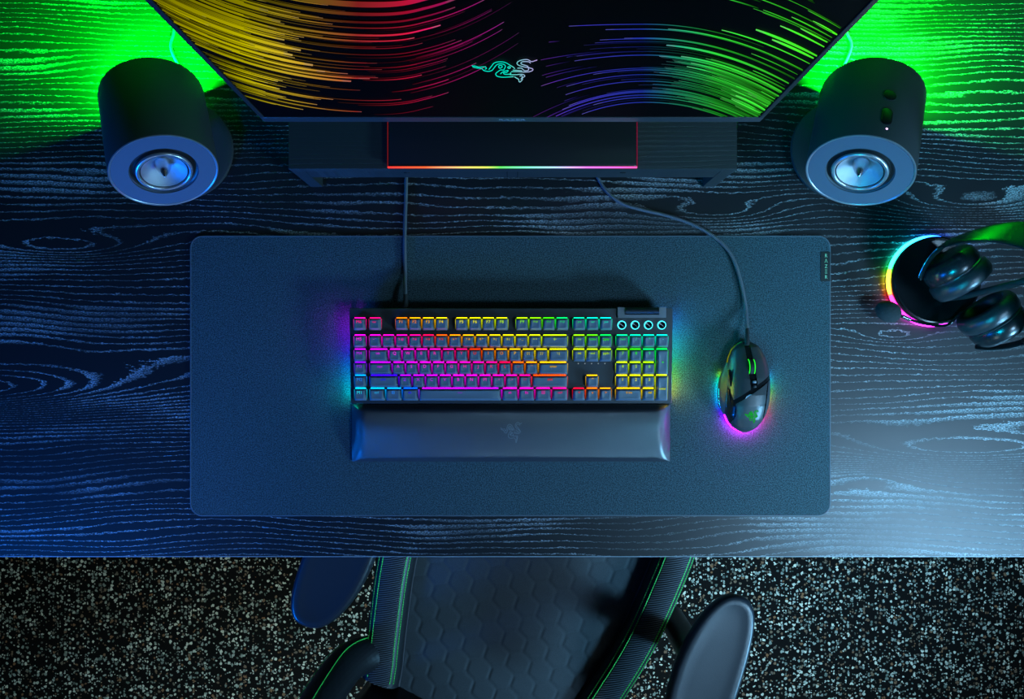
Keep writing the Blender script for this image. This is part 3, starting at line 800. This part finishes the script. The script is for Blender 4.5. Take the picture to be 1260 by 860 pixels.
dp = P6(365, 415); MB().loops([rr(.0045, .0036, .001, .0385-.0025, dp.x-mo.x, dp.y-mo.y), rr(.0045, .0036, .001, .0410, dp.x-mo.x, dp.y-mo.y), rr(.0035, .0026, .001, .0413, dp.x-mo.x, dp.y-mo.y)]).build('dpi_button', m_black, ms, sm=40)
bb = MB(); bb.closed_normals = False
for q in (P6(318, 495),):
    bb.add([Vector((P6(a, c).x-mo.x, P6(a, c).y-mo.y, .0400)) for a, c in ((290, 512), (298, 495), (325, 478), (343, 480), (338, 492), (312, 508))], [(5, 4, 3, 2, 1, 0)])
bb.build('profile_mark', mat('mark_silver', (.75, .77, .8), .3), ms)
eb = MB(); eb.closed_normals = False
ec2 = P6(346, 655)
emblem(eb, .0195, lambda v: Vector((ec2.x+v.x-mo.x, ec2.y+v.y-mo.y, mh(ec2.x+v.x, ec2.y+v.y)+.0003)), .0010)
eb.build('glowing_emblem', emit('green_emblem', (.01, .42, .04), .8), ms, label='green coiled snake emblem')
cpts = [at(919, 422, .022), at(919.5, 414, .020), at(919, 400, .014), at(917, 375, .0075), at(911, 345, .0065), at(902, 318, .0065), at(889, 300, .0065), at(873, 287.5, .0062), at(850, 275, .0042), at(820, 265, .0030), at(788, 257.5, .0030), at(765, 250, .0030), at(747, 236, .0030), at(736, 219, .0030), at(728, 200, .0030), at(722, 170, .0030), at(716, 100, .0030), at(712, -20, .0030)]
MB().tube([q-mo for q in spline(cpts, 10)], .0026, 12).build('cable', m_cable, ms, sm=60)
MB().tube([q-mo for q in spline([at(919, 425, .022), at(919.5, 414, .020), at(919.3, 404, .0155)], 6)], .0036, 12, taper=lambda t: 1-.3*t).build('strain_relief', m_rub, ms, sm=40)

# ---------------------------------------------------------------- speakers
m_face = mat('speaker_baffle', (.08, .10, .135), .5, bump=(1200, .15))
m_cone = mat('silver_cone', (.42, .42, .45), .36, metal=.7, bump=(3500, .5))
m_spk = mat('speaker_shell', (.030, .031, .033), .50, bump=(1300, .25))
m_disc = mat('speaker_foot_disc', (.050, .052, .056), .38, metal=.3)
m_green = emit('green_led_strip', (.0, 1., .03), 14.)
SPK = []
def speaker(sx, label):
    bc_ = Vector((sx*.479, .292, .0003)); r_ = thing('desktop_speaker', label, 'speaker', bc_, 0, None)
    # aim: front looks towards the seat and slightly inwards, tipped up
    face = Vector((sx*.4475, .2290, .160)); back = Vector((sx*.4880, .3450, .100))
    ax = (face-back).normalized(); L_ = (face-back).length
    xa_ = Vector((0, 0, 1)).cross(ax).normalized(); ya_ = ax.cross(xa_)
    M0 = Matrix((xa_, ya_, ax)).transposed().to_4x4(); M0.translation = face-bc_
    R0 = .0675
    b = MB(); b.lathe([(R0-.010, -L_-.002), (R0-.004, -L_-.0012), (R0-.0008, -L_+.002), (R0, -L_+.006), (R0, -.0012), (R0-.0008, 0), (.042, -.0002), (.042, -.004), (.030, -.0045), (.022, -.019), (.0001, -.020)], 96, M0, cap0=True); body = b.build('cylinder_body', m_spk, r_, sm=35)
    MB().lathe([(R0-.0006, .0001), (R0-.0012, .0012), (R0-.0026, .0012), (R0-.0036, .0001)], 96, M0).build('rim_ring', mat('rim_satin', (.30, .31, .34), .3, metal=.6) if sx < 0 else bpy.data.materials['rim_satin'], r_, sm=60)
    MB().lathe([(R0-.0036, .0003), (.0425, .0003), (.0410, -.0030)], 96, M0).build('front_baffle', m_face, r_, sm=30)
    MB().lathe([(.0412, -.0024), (.0400, -.0032), (.0370, -.0036), (.0355, .0002)], 96, M0).build('woofer_recess', m_black, r_, sm=50)
    MB().lathe([(.0355, -.0010), (.0345, .0022), (.0325, .0030), (.0305, .0022), (.0298, -.0005)], 96, M0).build('surround_ring', mat('surround_satin', (.45, .47, .52), .28, metal=.8) if sx < 0 else bpy.data.materials['surround_satin'], r_, sm=60)
    MB().lathe([(.0298, .0004), (.0288, .0006), (.0280, -.0004)], 96, M0).build('surround_gap', m_black, r_, sm=60)
    MB().lathe([(.0284, .0006), (.0240, -.0040), (.0170, -.0105), (.0110, -.0150), (.0095, -.0170)], 96, M0).build('cone', m_cone, r_, sm=60)
    MB().lathe([(.0095, -.0185), (.0108, -.0150), (.0106, -.0110), (.0092, -.0060), (.0066, .0), (.0036, .0050), (.0015, .0080), (.0003, .0092)], 64, M0, cap1=True).build('phase_plug', m_lite, r_, sm=60)
    # neck and round foot disc
    mid = back+(face-back)*.45
    MB().tube([Vector((0, .004, .016)), Vector(((mid-bc_).x*.5, .004, .04)), (mid-bc_)-ya_*(R0*.72)], .022, 24, taper=lambda t: 1-.15*t).build('neck', m_black, r_, sm=50)
    MB().lathe([(.060, 0), (.0685, .0), (.0710, .0012), (.0715, .0060), (.0708, .0078), (.0695, .0082), (.060, .0084), (.0001, .0084)], 96, None, cap0=True).build('foot_disc', m_disc, r_, sm=40)
    # rear light window on the foot
    q = Vector((back.x-face.x, back.y-face.y, 0)).normalized(); a0 = math.atan2(q.y, q.x)
    b = MB(); b.closed_normals = False; vs = []; fs = []
    for i in range(21):
        a = a0+math.radians(-42+84*i/20)
        vs += [Vector((.0725*math.cos(a), .0725*math.sin(a), .0015)), Vector((.0725*math.cos(a), .0725*math.sin(a), .0065))]
    fs = [(2*i, 2*i+2, 2*i+3, 2*i+1) for i in range(20)]
    b.add(vs, fs); b.build('rear_light_window', m_green, r_)
    SPK.append((sx, bc_, q))
    if sx > 0:   # controls on top of the right speaker
        # direction on the shell that carries them
        def shell(d, ang, out=0.):
            return (M0 @ Vector((math.cos(ang)*(R0+out), math.sin(ang)*(R0+out), -d)))
        def shellM(d, ang):
            p_ = shell(d, ang, 0); nrm = (M0.to_3x3() @ Vector((math.cos(ang), math.sin(ang), 0))).normalized()
            yv = (M0.to_3x3() @ Vector((0, 0, -1))).normalized(); xv = yv.cross(nrm).normalized()
            K = Matrix((xv, yv, nrm)).transposed().to_4x4(); K.translation = p_; return K
        best = {}
        def locate(px, py):
            bd = 1e9; res = None
            for i in range(10, 90):
                for j in range(0, 181, 2):
                    w = shell(.0015*i, math.radians(j))+bc_
                    X = 630+w.x*F/(H-w.z); Y = 430-w.y*F/(H-w.z); d_ = (X-px)**2+(Y-py)**2
                    if d_ < bd: bd = d_; res = (.0015*i, math.radians(j))
            return res
        d_, a_ = locate(1096, 118); K = shellM(d_, a_)
        MB().lathe([(.0078, -.002), (.0078, .0009), (.0070, .0013), (.0001, .0013)], 40, K).build('round_button', m_gloss, r_, sm=40)
        MB().lathe([(.0085, -.001), (.0085, .0006), (.0079, .0006)], 40, K).build('button_ring', m_alu, r_, sm=40)
        d_, a_ = locate(1092, 144); K = shellM(d_, a_)
        MB().loops([[K @ v for v in rr(.0135, .0270, .0066, z)] if z < .0014 else [K @ v for v in rr(.0115, .0250, .0056, z)] for z in (-.003, .0008, .0016)]).build('volume_rocker', m_gloss, r_, sm=40)
        d_, a_ = locate(1088.5, 163.5); K = shellM(d_, a_)
        MB().lathe([(.0013, -.0005), (.0013, .0005), (.0001, .0007)], 16, K).build('status_light', emit('violet_led', (.85, .45, 1.), 3.), r_)
    # cable from behind
    e0 = back-bc_-ax*.004
    cp = [e0+Vector((0, 0, -.035)), e0+Vector((0, .02, -.060)), e0*.35+Vector((sx*-.015, .11, 0))*.65+Vector((0, 0, .0050-e0.z*.35))]
    if sx < 0: cp += [at(211, 62, .0036)-bc_, at(214, 40, .0028)-bc_, at(219, 10, .0028)-bc_, at(224, -40, .0028)-bc_]
    else: cp += [at(1047, 60, .0036)-bc_, at(1042, 40, .0028)-bc_, at(1034, 15, .0028)-bc_, at(1022, -40, .0028)-bc_]
    MB().tube(spline(cp, 8), .0022, 10).build('cable', mat('grey_cable', (.35, .38, .38), .5) if sx < 0 else bpy.data.materials['grey_cable'], r_, sm=60)
    return r_
speaker(-1, 'round black desk speaker without buttons, blue-lit front, beside yellow screen corner')
speaker(1, 'round black desk speaker with a button and rocker on top')

# ---------------------------------------------------------------- headset stand and headset
HS = at(1152, 345, .02); HS.z = 0
st = thing('headset_stand', 'round black headset stand base ringed with rainbow light', 'headset stand', HS)
RS = .0645
MB().lathe([(RS-.003, 0), (RS, .001), (RS, .0035), (RS-.003, .0040)], 96, None, cap0=True, cap1=True).build('foot_plate', m_black, st, sm=40)
MB().lathe([(RS-.004, .0041), (RS-.003, .0108), (RS-.0015, .0115), (RS-.0012, .0235), (RS-.0022, .0252), (RS-.0045, .0258), (RS-.0065, .0250), (RS-.0075, .0243), (.0001, .0240)], 128, None).build('disc_housing', mat('disc_piano_black', (.006, .006, .007), .22), st, sm=35)
rg = MB(); vs, cs, fs = [], [], []
nR = 120
HR = [(-180, 1.13), (-165, 1.02), (-150, .93), (-120, .86), (-95, .84), (-75, .80), (-60, .72), (-45, .66), (0, .65), (60, .66), (95, .64), (115, .57), (130, .50), (150, .42), (165, .33), (172, .22), (180, .13)]
for i in range(nR):
    a = 360*i/nR-180; h_ = interp(HR, a); c = hue(h_, 14., .985)
    ar = math.radians(a)
    for (r, z) in ((RS-.0035, .0045), (RS+.0012, .0048), (RS+.0022, .0065), (RS+.0012, .0085), (RS-.0030, .0092)):
        vs.append(Vector((r*math.cos(ar), r*math.sin(ar), z))); cs.append(c)
for i in range(nR):
    k = (i+1) % nR
    for j in range(4): fs.append((5*i+j, 5*k+j, 5*k+j+1, 5*i+j+1))
rg.add(vs, fs, cs); rg.build('light_ring', emit_attr('stand_rgb_ring', 1.), st, sm=60, label='glowing rainbow ring around the base')
# headset placement
HC = at(1199, 364, .085); HC.z = 0
edir = Vector((.62, -.78, 0)).normalized(); fdir = Vector((.78, .62, 0)).normalized()
pl = HC-HS
ptop = .262
tp = pl+fdir*.036
MB().tube([Vector((pl.x-.012, pl.y, .02)), Vector((pl.x-.010, pl.y, .08)), Vector((pl.x*.5+tp.x*.5, pl.y*.5+tp.y*.5, .16)), Vector((tp.x, tp.y, .222))], .0045, 16).build('post', m_rub, st, sm=50)
MB().tube([Vector((tp.x, tp.y, .224))-fdir*.020, Vector((tp.x, tp.y, .225)), Vector((tp.x, tp.y, .224))+fdir*.020], .0062, 16).build('hook', m_rub, st, sm=50)

hd = thing('gaming_headset', 'black over-ear headset with boom microphone hanging on the round stand', 'headset', (HC.x, HC.y, .03))
def hp(e, f, z): return edir*e+fdir*f+Vector((0, 0, z-.03))   # local headset frame
m_cup = mat('headset_shell', (.011, .012, .014), .27, spec=.6)
m_pad = mat('headset_leatherette', (.020, .022, .026), .30, spec=.6, bump=(700, .5))
# headband: swept band with padding beneath
def arch(a_, h0, hh, n=40, sp=1.0):
    out = []
    for i in range(n+1):
        t = PI*i/n; out.append((-a_*math.cos(t)*sp, h0+hh*math.sin(t)**.85))
    return out
def band(name, arc, w, th, m, off=0., a0=0, a1=None):
    L = []; arc_ = arc[a0:a1]
    for i, (e, z) in enumerate(arc_):
        e2, z2 = arc_[min(i+1, len(arc_)-1)]; e1, z1 = arc_[max(i-1, 0)]
        d = Vector((e2-e1, z2-z1)).normalized(); nr = Vector((-d.y, d.x))
        ww = w(i/(len(arc_)-1)) if callable(w) else w
        l = []
        for k in range(20):
            a = 2*PI*k/20; cu, su = math.cos(a), math.sin(a)
            u = ww/2*math.copysign(abs(cu)**.6, cu); v = th/2*math.copysign(abs(su)**.6, su)+off
            l.append(hp(e+nr.x*v, u+LEAN(z), z+nr.y*v))
        L.append(l)
    return MB().loops(L).build(name, m, hd, sm=50)
AR = arch(.084, .098, .155)
LEAN = lambda z: max(0., z-.085)*.28
band('headband', AR, lambda t: .018+.034*math.sin(PI*t)**.7, .0045, m_cup, 0.)
band('headband_cushion', AR, lambda t: .016+.022*math.sin(PI*t), .012, m_pad, -.0095, 7, 34)
for s in (-1, 1):
    # flat fork arm that carries the cup
    P = spline([hp(s*.0835, 0.002, .104), hp(s*.080, -.010, .092), hp(s*.072, -.024, .080), hp(s*.061, -.036, .070)], 8)
    L = []
    for i, q in enumerate(P):
        d = (P[min(i+1, len(P)-1)]-P[max(i-1, 0)]).normalized(); nr = edir*s; side = d.cross(nr).normalized()
        ww = .0105*(1-.25*i/len(P))
        L.append([q+side*ww*math.cos(a)+nr*.0022*math.sin(a) for a in [2*PI*k/16 for k in range(16)]])
    MB().loops(L).build('yoke', m_alu, hd, sm=60)
    MB().tube([q+edir*s*.0024+Vector((0, 0, -.004)) for q in P], .0009, 8).build('yoke_trim', m_lite, hd, sm=60)
    K = Matrix((fdir*s, Vector((0, 0, 1)), edir*s)).transposed().to_4x4(); K.translation = hp(s*.044, 0, .084)
    MB().lathe([(.0001, .0245), (.022, .0245), (.031, .0225), (.0365, .016), (.0375, .004), (.0360, .0)], 64, K, sy=1.18).build('ear_cup', m_cup, hd, sm=50)
    MB().lathe([(.0362, -.0002), (.0372, -.0012), (.0362, -.0028)], 64, K, sy=1.18).build('cup_trim', m_lite if s < 0 else m_alu, hd, sm=50)
    MB().lathe([(.0355, -.0025), (.0400, -.0060), (.0410, -.0170), (.0380, -.0245), (.0300, -.0275), (.0240, -.0230), (.0225, -.0080), (.0225, -.003)], 64, K, sy=1.15).build('ear_cushion', m_pad, hd, sm=60)
    MB().lathe([(.0228, -.0040), (.0001, -.0040)], 32, K, sy=1.15).build('inner_mesh', m_rub, hd)
# boom microphone with foam ball
mc0 = at(1187, 386, .045); mcs = [hp(.068, -.030, .060), mc0-Vector((HC.x, HC.y, .03)), at(1165, 400, .033)-Vector((HC.x, HC.y, .03)), at(1140, 398.5, .026)-Vector((HC.x, HC.y, .03)), at(1122, 394, .025)-Vector((HC.x, HC.y, .03)), at(1108, 388, .025)-Vector((HC.x, HC.y, .03))]
MB().tube(spline(mcs, 10), .0022, 12).build('microphone_boom', m_gloss, hd, sm=60)
e1_, e2_ = at(1120, 393.5, .025)-Vector((HC.x, HC.y, .03)), at(1110, 389, .025)-Vector((HC.x, HC.y, .03))
MB().tube([e1_, e2_], .0031, 14).build('microphone_collar', m_lite, hd, sm=50)
fb = bmesh.new(); bmesh.ops.create_icosphere(fb, subdivisions=5, radius=1)
fc = at(1093.5, 383.5, .025)-Vector((HC.x, HC.y, .03)); fd = (e1_-e2_).normalized()
R1 = random.Random(3)
Kf = Matrix((fd, Vector((0, 0, 1)).cross(fd).normalized(), Vector((0, 0, 1)))).transposed().to_4x4(); Kf.translation = fc
for v in fb.verts:
    k = 1+R1.uniform(-.022, .022); v.co = Kf @ Vector((v.co.x*.0192*k*(1 if v.co.x < 0 else .96), v.co.y*.0150*k, v.co.z*.0150*k))
me = bpy.data.meshes.new('foam_windscreen'); fb.to_mesh(me); fb.free()
link('foam_windscreen', me, mat('black_foam', (.016, .017, .019), .95, bump=(1500, 1.)), hd, sm=180)

# ---------------------------------------------------------------- chair
CS = Vector((.040, -.350)); CR = math.radians(-20)
ch = thing('gaming_chair', 'black gaming chair with green stitching pushed under the desk edge', 'chair', (CS.x, CS.y, FZ), CR)
G = -FZ
m_chl = weave('chair_leatherette', (.010, .0105, .013), .45, 700, .25, tint=.05)
m_chf = mat('charcoal_quilted_fabric', (.038, .043, .050), .75, bump=(1600, .5), var=(900, .25))
m_grn = mat('green_stitching', (.06, .75, .10), .6)
m_arm = mat('armrest_pu', (.018, .021, .028), .36, bump=(1200, .2), spec=.6)
def ribbed():
    m = mat('ribbed_carbon_strip', (.055, .06, .075), .45); nt = m.node_tree; b = nt.nodes['Principled BSDF']
    tc = N(nt, 'ShaderNodeTexCoord'); s = N(nt, 'ShaderNodeSeparateXYZ'); nt.links.new(tc.outputs['Object'], s.inputs[0])
    v = M_(nt, 'SINE', M_(nt, 'MULTIPLY', M_(nt, 'SUBTRACT', s.outputs[1], M_(nt, 'MULTIPLY', s.outputs[0], .55)), 1500.))
    bp = N(nt, 'ShaderNodeBump'); bp.inputs['Strength'].default_value = 1.; bp.inputs['Distance'].default_value = .001
    nt.links.new(v, bp.inputs['Height']); nt.links.new(bp.outputs[0], b.inputs['Normal'])
    sc = N(nt, 'ShaderNodeVectorMath'); sc.operation = 'SCALE'; sc.inputs[0].default_value = (.075, .082, .10)
    nt.links.new(smooth(nt, v, -.4, .6, .25, 1.3), sc.inputs['Scale']); nt.links.new(sc.outputs[0], b.inputs['Base Color'])
    return m
m_rib = ribbed()
WT = [(-.30, .235), (-.24, .262), (-.08, .268), (.04, .262), (.11, .254), (.18, .238), (.25, .222), (.31, .205)]
seat_top = G-.265
def W_(b): return interp(WT, b)
WTs = [(b_, sum(W_(b_+d) for d in (-.04, -.02, 0, .02, .04))/5) for b_ in [-.30+.01*i for i in range(62)]]
W_s = lambda b: interp(WTs, b)
# quilted insert: staggered scales
b = MB(); nx, ny = 150, 190; vs = []
def scale_bump(x, y):
    s = .041; rowh = .033
    r = math.floor(y/rowh); best = 9; edge = 9
    ds = []
    for rr_ in (r-1, r, r+1, r+2):
        off = .5*s*(rr_ % 2)
        c = round((x-off)/s)
        for cc in (c-1, c, c+1): ds.append(math.hypot((x-off-cc*s), (y-rr_*rowh)*1.12))
    ds.sort(); e = ds[1]-ds[0]
    return min(1, e/.008)**.5
for j in range(ny+1):
    bb_ = -.29+(.63)*j/ny; w = W_s(bb_)-.064
    for i in range(nx+1):
        x = -w+2*w*i/nx; u = abs(x)/w
        z = seat_top+.012*(1-u**2)-.02*max(0, (-.20-bb_)/.09)**2+.0022*scale_bump(x, bb_)
        vs.append(Vector((x, -bb_, z)))
fs = [(j*(nx+1)+i, (j+1)*(nx+1)+i, (j+1)*(nx+1)+i+1, j*(nx+1)+i+1) for j in range(ny) for i in range(nx)]
b.add(vs, fs); b.build('quilted_seat_panel', m_chf, ch, sm=80)
b = MB(); L = []
for z, k in ((seat_top-.095, .90), (seat_top-.085, .97), (seat_top-.01, .985), (seat_top-.001, .96)):
    l = []
    for bb_ in [-.285+.625*i/40 for i in range(41)]: l.append(Vector(((W_s(bb_)-.03)*k, -bb_*k, z)))
    for bb_ in [.34-.625*i/40 for i in range(41)]: l.append(Vector((-(W_s(bb_)-.03)*k, -bb_*k, z)))
    L.append(l)
b.loops(L); b.build('seat_cushion', m_chl, ch, sm=50)
BW = .068
def bz_(u):   # bolster surface height above seat_top for lateral u (0 outer .. BW inner)
    s = abs(u/BW-.45)/.55
    return .038*(max(0, 1-min(1, s)**2.6))**.5
def bolster_pt(sx, bb_, u, lift=0.):
    w = W_s(bb_); f = 1 if bb_ > -.24 else max(0., 1-((-.24-bb_)/.06)**2)**.5
    return Vector((sx*(w-u), -bb_, seat_top-.004+bz_(u)*f+lift))
for sx in (-1, 1):
    b = MB(); L = []
    bs = [-.30+.61*i/60 for i in range(61)]
    for bb_ in bs:
        l = []
        for k in range(25):
            u = BW*(.5-.5*math.cos(PI*k/24)); l.append(bolster_pt(sx, bb_, u))
        w = W_s(bb_)
        l += [Vector((sx*(w-BW+.004), -bb_, seat_top-.05)), Vector((sx*(w-.010), -bb_, seat_top-.07)), Vector((sx*(w-.001), -bb_, seat_top-.03))]
        L.append(l)
    b.loops(L); bol = b.build('side_bolster', m_chl, ch, sm=60)
    b = MB(); b.closed_normals = False; vs = []; nb = len(bs); nk = 13
    for bb_ in bs[1:]:
        for k in range(nk):
            u = .012+(.049-.012)*k/(nk-1); vs.append(bolster_pt(sx, bb_, u, .0008))
    fs = [(j*nk+i, j*nk+i+1, (j+1)*nk+i+1, (j+1)*nk+i) for j in range(nb-2) for i in range(nk-1)]
    if sx < 0: fs = [tuple(reversed(f)) for f in fs]
    b.add(vs, fs); b.build('ribbed_strip', m_rib, bol, sm=60)
    # stitching: short green stitches in rows
    for u, dash, wd in ((.0035, True, .0009), (.0105, True, .0012), (.0515, True, .0012), (.0575, True, .0011)):
        b = MB(); step = .0042; t = -.285
        while t < .30:
            q0, q1 = bolster_pt(sx, t, u, .0010), bolster_pt(sx, t+step*.72, u, .0010)
            b.tube([q0, q1], wd*.9, 5); t += step
        b.build('stitching', m_grn, bol)
    b = MB(); b.tube([bolster_pt(sx, t, BW-.001, .001) for t in bs[1:]], .0012, 6); b.build('seam_cord', mat('seam_grey', (.10, .09, .10), .5) if sx < 0 else bpy.data.materials['seam_grey'], bol, sm=60)
# backrest with wings
b = MB(); L = []
tilt = math.tan(math.radians(13))
for z, w in ((.40, .17), (.42, .195), (.55, .215), (.75, .235), (.95, .25), (1.10, .235), (1.22, .17), (1.27, .12)):
    y = -(.335+(z-.45)*tilt)
    L.append([Vector((x, y+dy, z)) for x, dy in ((-w, .0), (-w*.9, .03), (0, .02), (w*.9, .03), (w, 0), (w*.9, -.06), (0, -.075), (-w*.9, -.06))])
b.loops(L)
me_ = b.build('backrest', m_chl, ch, sm=70)
for sx in (-1, 1):
    b = MB(); L = []
    pth = spline([(sx*.150, -.292, .440), (sx*.200, -.272, .468), (sx*.236, -.284, .515), (sx*.250, -.312, .60), (sx*.257, -.345, .75), (sx*.260, -.385, .93), (sx*.25, -.43, 1.10)], 10)
    wing = MB().tube(pth, .032, 20, taper=lambda t: .55+.45*min(1, t*6)).build('backrest_wing', m_chl, ch, sm=70)
    for nv in ((sx*1.0, .15, .3), (sx*.25, 1., .3)):
        b = MB(); q = []
        for i in range(3, len(pth)-12):
            d = (pth[i+1]-pth[i-1]).normalized(); n_ = Vector(nv); n_ = (n_-d*n_.dot(d)).normalized()
            rad = .032*(.55+.45*min(1, 6*i/(len(pth)-1))); q.append(pth[i]+n_*(rad+.0012))
        for i in range(0, len(q)-1): b.tube([q[i], q[i]+(q[i+1]-q[i])*.85], .0009, 5)
        b.build('stitching', m_grn, wing)
# armrests
for sx in (-1, 1):
    zt = G-.055; xa_ = sx*.298; yc = -.058; L = []
    loops = []
    def pad(f, z, wtop=.053, len_=.137):
        l = []
        for k in range(48):
            a = 2*PI*k/48; cx_, sy_ = math.cos(a), math.sin(a)
            u = wtop*f*math.copysign(abs(cx_)**.8, cx_); v = (len_-.050*(1-f))*math.copysign(abs(sy_)**.8, sy_)
            u *= (1-.10*(v/len_)) if v > 0 else 1
            u -= sx*(-.010)*(v/len_)**2
            l.append(Vector((xa_+u-sx*.045*(v)*0.5, yc+v, z)))
        return l
    for f, z in ((.86, -.030), (.96, -.025), (1.0, -.016), (.985, -.008), (.93, -.0025), (.86, -.0008), (.70, -.0022), (.4, -.0030)): loops.append(pad(f, zt+z))
    p_ = MB().loops(loops).build('armrest_pad', m_arm, ch, sm=60)
    MB().box(xa_-.028, xa_+.028, yc-.05, yc+.05, zt-.050, zt-.030).build('armrest_bracket', m_black, ch, bevel=.004)
    MB().tube([Vector((xa_, yc, zt-.05)), Vector((xa_, yc, seat_top-.11))], .024, 20).build('armrest_post', m_black, ch, sm=50)
    MB().box(min(xa_, sx*.06), max(xa_, sx*.06), yc-.03, yc+.03, seat_top-.122, seat_top-.100).build('armrest_bar', m_black, ch, bevel=.003)
MB().box(-.10, .10, -.12, .12, seat_top-.135, seat_top-.094).build('seat_mechanism', m_black, ch, bevel=.006)
MB().lathe([(.028, .09), (.028, .20), (.018, .205), (.018, seat_top-.13)], 24, None, cap0=True, cap1=True).build('gas_lift', m_black, ch, sm=40)
MB().lathe([(.05, .07), (.055, .08), (.05, .11), (.03, .12)], 24, None, cap0=True, cap1=True).build('hub', m_black, ch, sm=40)
MB().box(-.035, .035, -.34, -.10, seat_top-.130, seat_top-.112).build('back_bracket', m_black, ch, bevel=.003)
MB().box(-.035, .035, -.36, -.335, seat_top-.130, .60).build('back_upright', m_black, ch, bevel=.003)
for k in range(5):
    a = 2*PI*k/5+.3; d = Vector((math.cos(a), math.sin(a), 0))
    MB().tube([d*.03+Vector((0, 0, .09)), d*.17+Vector((0, 0, .082)), d*.29+Vector((0, 0, .068))], .020, 12, taper=lambda t: 1-.35*t).build('base_leg', m_black, ch, sm=60)
    K = Matrix.Translation(d*.285+Vector((0, 0, .028))) @ Matrix.Rotation(a+PI/2, 4, 'Z') @ Matrix.Rotation(PI/2, 4, 'Y')
    MB().lathe([(.010, -.022), (.026, -.022), (.028, -.018), (.028, -.004), (.012, -.003), (.012, .003), (.028, .004), (.028, .018), (.026, .022), (.010, .022)], 28, K, cap0=True, cap1=True).build('caster', m_rub, ch, sm=40)

flush_texts()

# ---------------------------------------------------------------- light
def area(name, loc, target, size, power, col, sy=None, spread=None):
    l = bpy.data.lights.new(name, 'AREA'); l.energy = power; l.color = col; l.size = size; l.shape = 'DISK'
    if sy: l.shape = 'RECTANGLE'; l.size_y = sy
    if spread: l.spread = spread
    o = bpy.data.objects.new(name, l); C.objects.link(o); o.location = loc
    o.rotation_euler = (Vector(target)-Vector(loc)).to_track_quat('-Z', 'Y').to_euler(); return o
area('studio_softbox', (1.50, -1.00, .68), (.68, -.28, 0), .28, 10, (.22, .62, 1.), spread=math.radians(80))
area('blue_wash', (-1.12, -.90, .34), (-.46, .02, .09), .30, 6.5, (.0, .17, 1.), spread=math.radians(80))
area('overhead_fill', (1.60, -.85, 2.0), (.62, -.40, 0), .55, 5.2, (.36, .68, 1.), spread=math.radians(58))
area('floor_fill', (-.2, -1.95, .55), (-.1, -.80, FZ), .6, 5.5, (.72, .98, 1.), spread=math.radians(88))  # unseen lamp added to brighten the floor evenly
area('teal_accent', (-.45, -.95, 1.5), (.80, .14, .08), .30, 1.4, (.0, .62, 1.), spread=math.radians(32))
for sx, bc_, q in SPK:
    p0 = bc_+q*.076+Vector((0, 0, .040)); area('speaker_rear_light', p0, p0+q*.30+Vector((0, 0, -.035)), .09, 46, (0., 1., .006), sy=.012)
w = bpy.data.worlds.new('dark_room'); bpy.context.scene.world = w; w.use_nodes = True
w.node_tree.nodes['Background'].inputs[0].default_value = (.10, .16, .22, 1); w.node_tree.nodes['Background'].inputs[1].default_value = .02

# ---------------------------------------------------------------- camera
cd = bpy.data.cameras.new('camera'); co = bpy.data.objects.new('camera', cd); C.objects.link(co)
cd.sensor_width = 36; cd.lens = F/1260*36; cd.clip_start = .02; co.location = (0, 0, H); co.rotation_euler = (0, 0, 0)
sc = bpy.context.scene; sc.camera = co
sc.view_settings.view_transform = 'Standard'; sc.view_settings.look = 'None'; sc.view_settings.exposure = 0; sc.view_settings.gamma = 1
sc.view_settings.use_curve_mapping = False
sc.cycles.use_denoising = True
sc.cycles.max_bounces = 6
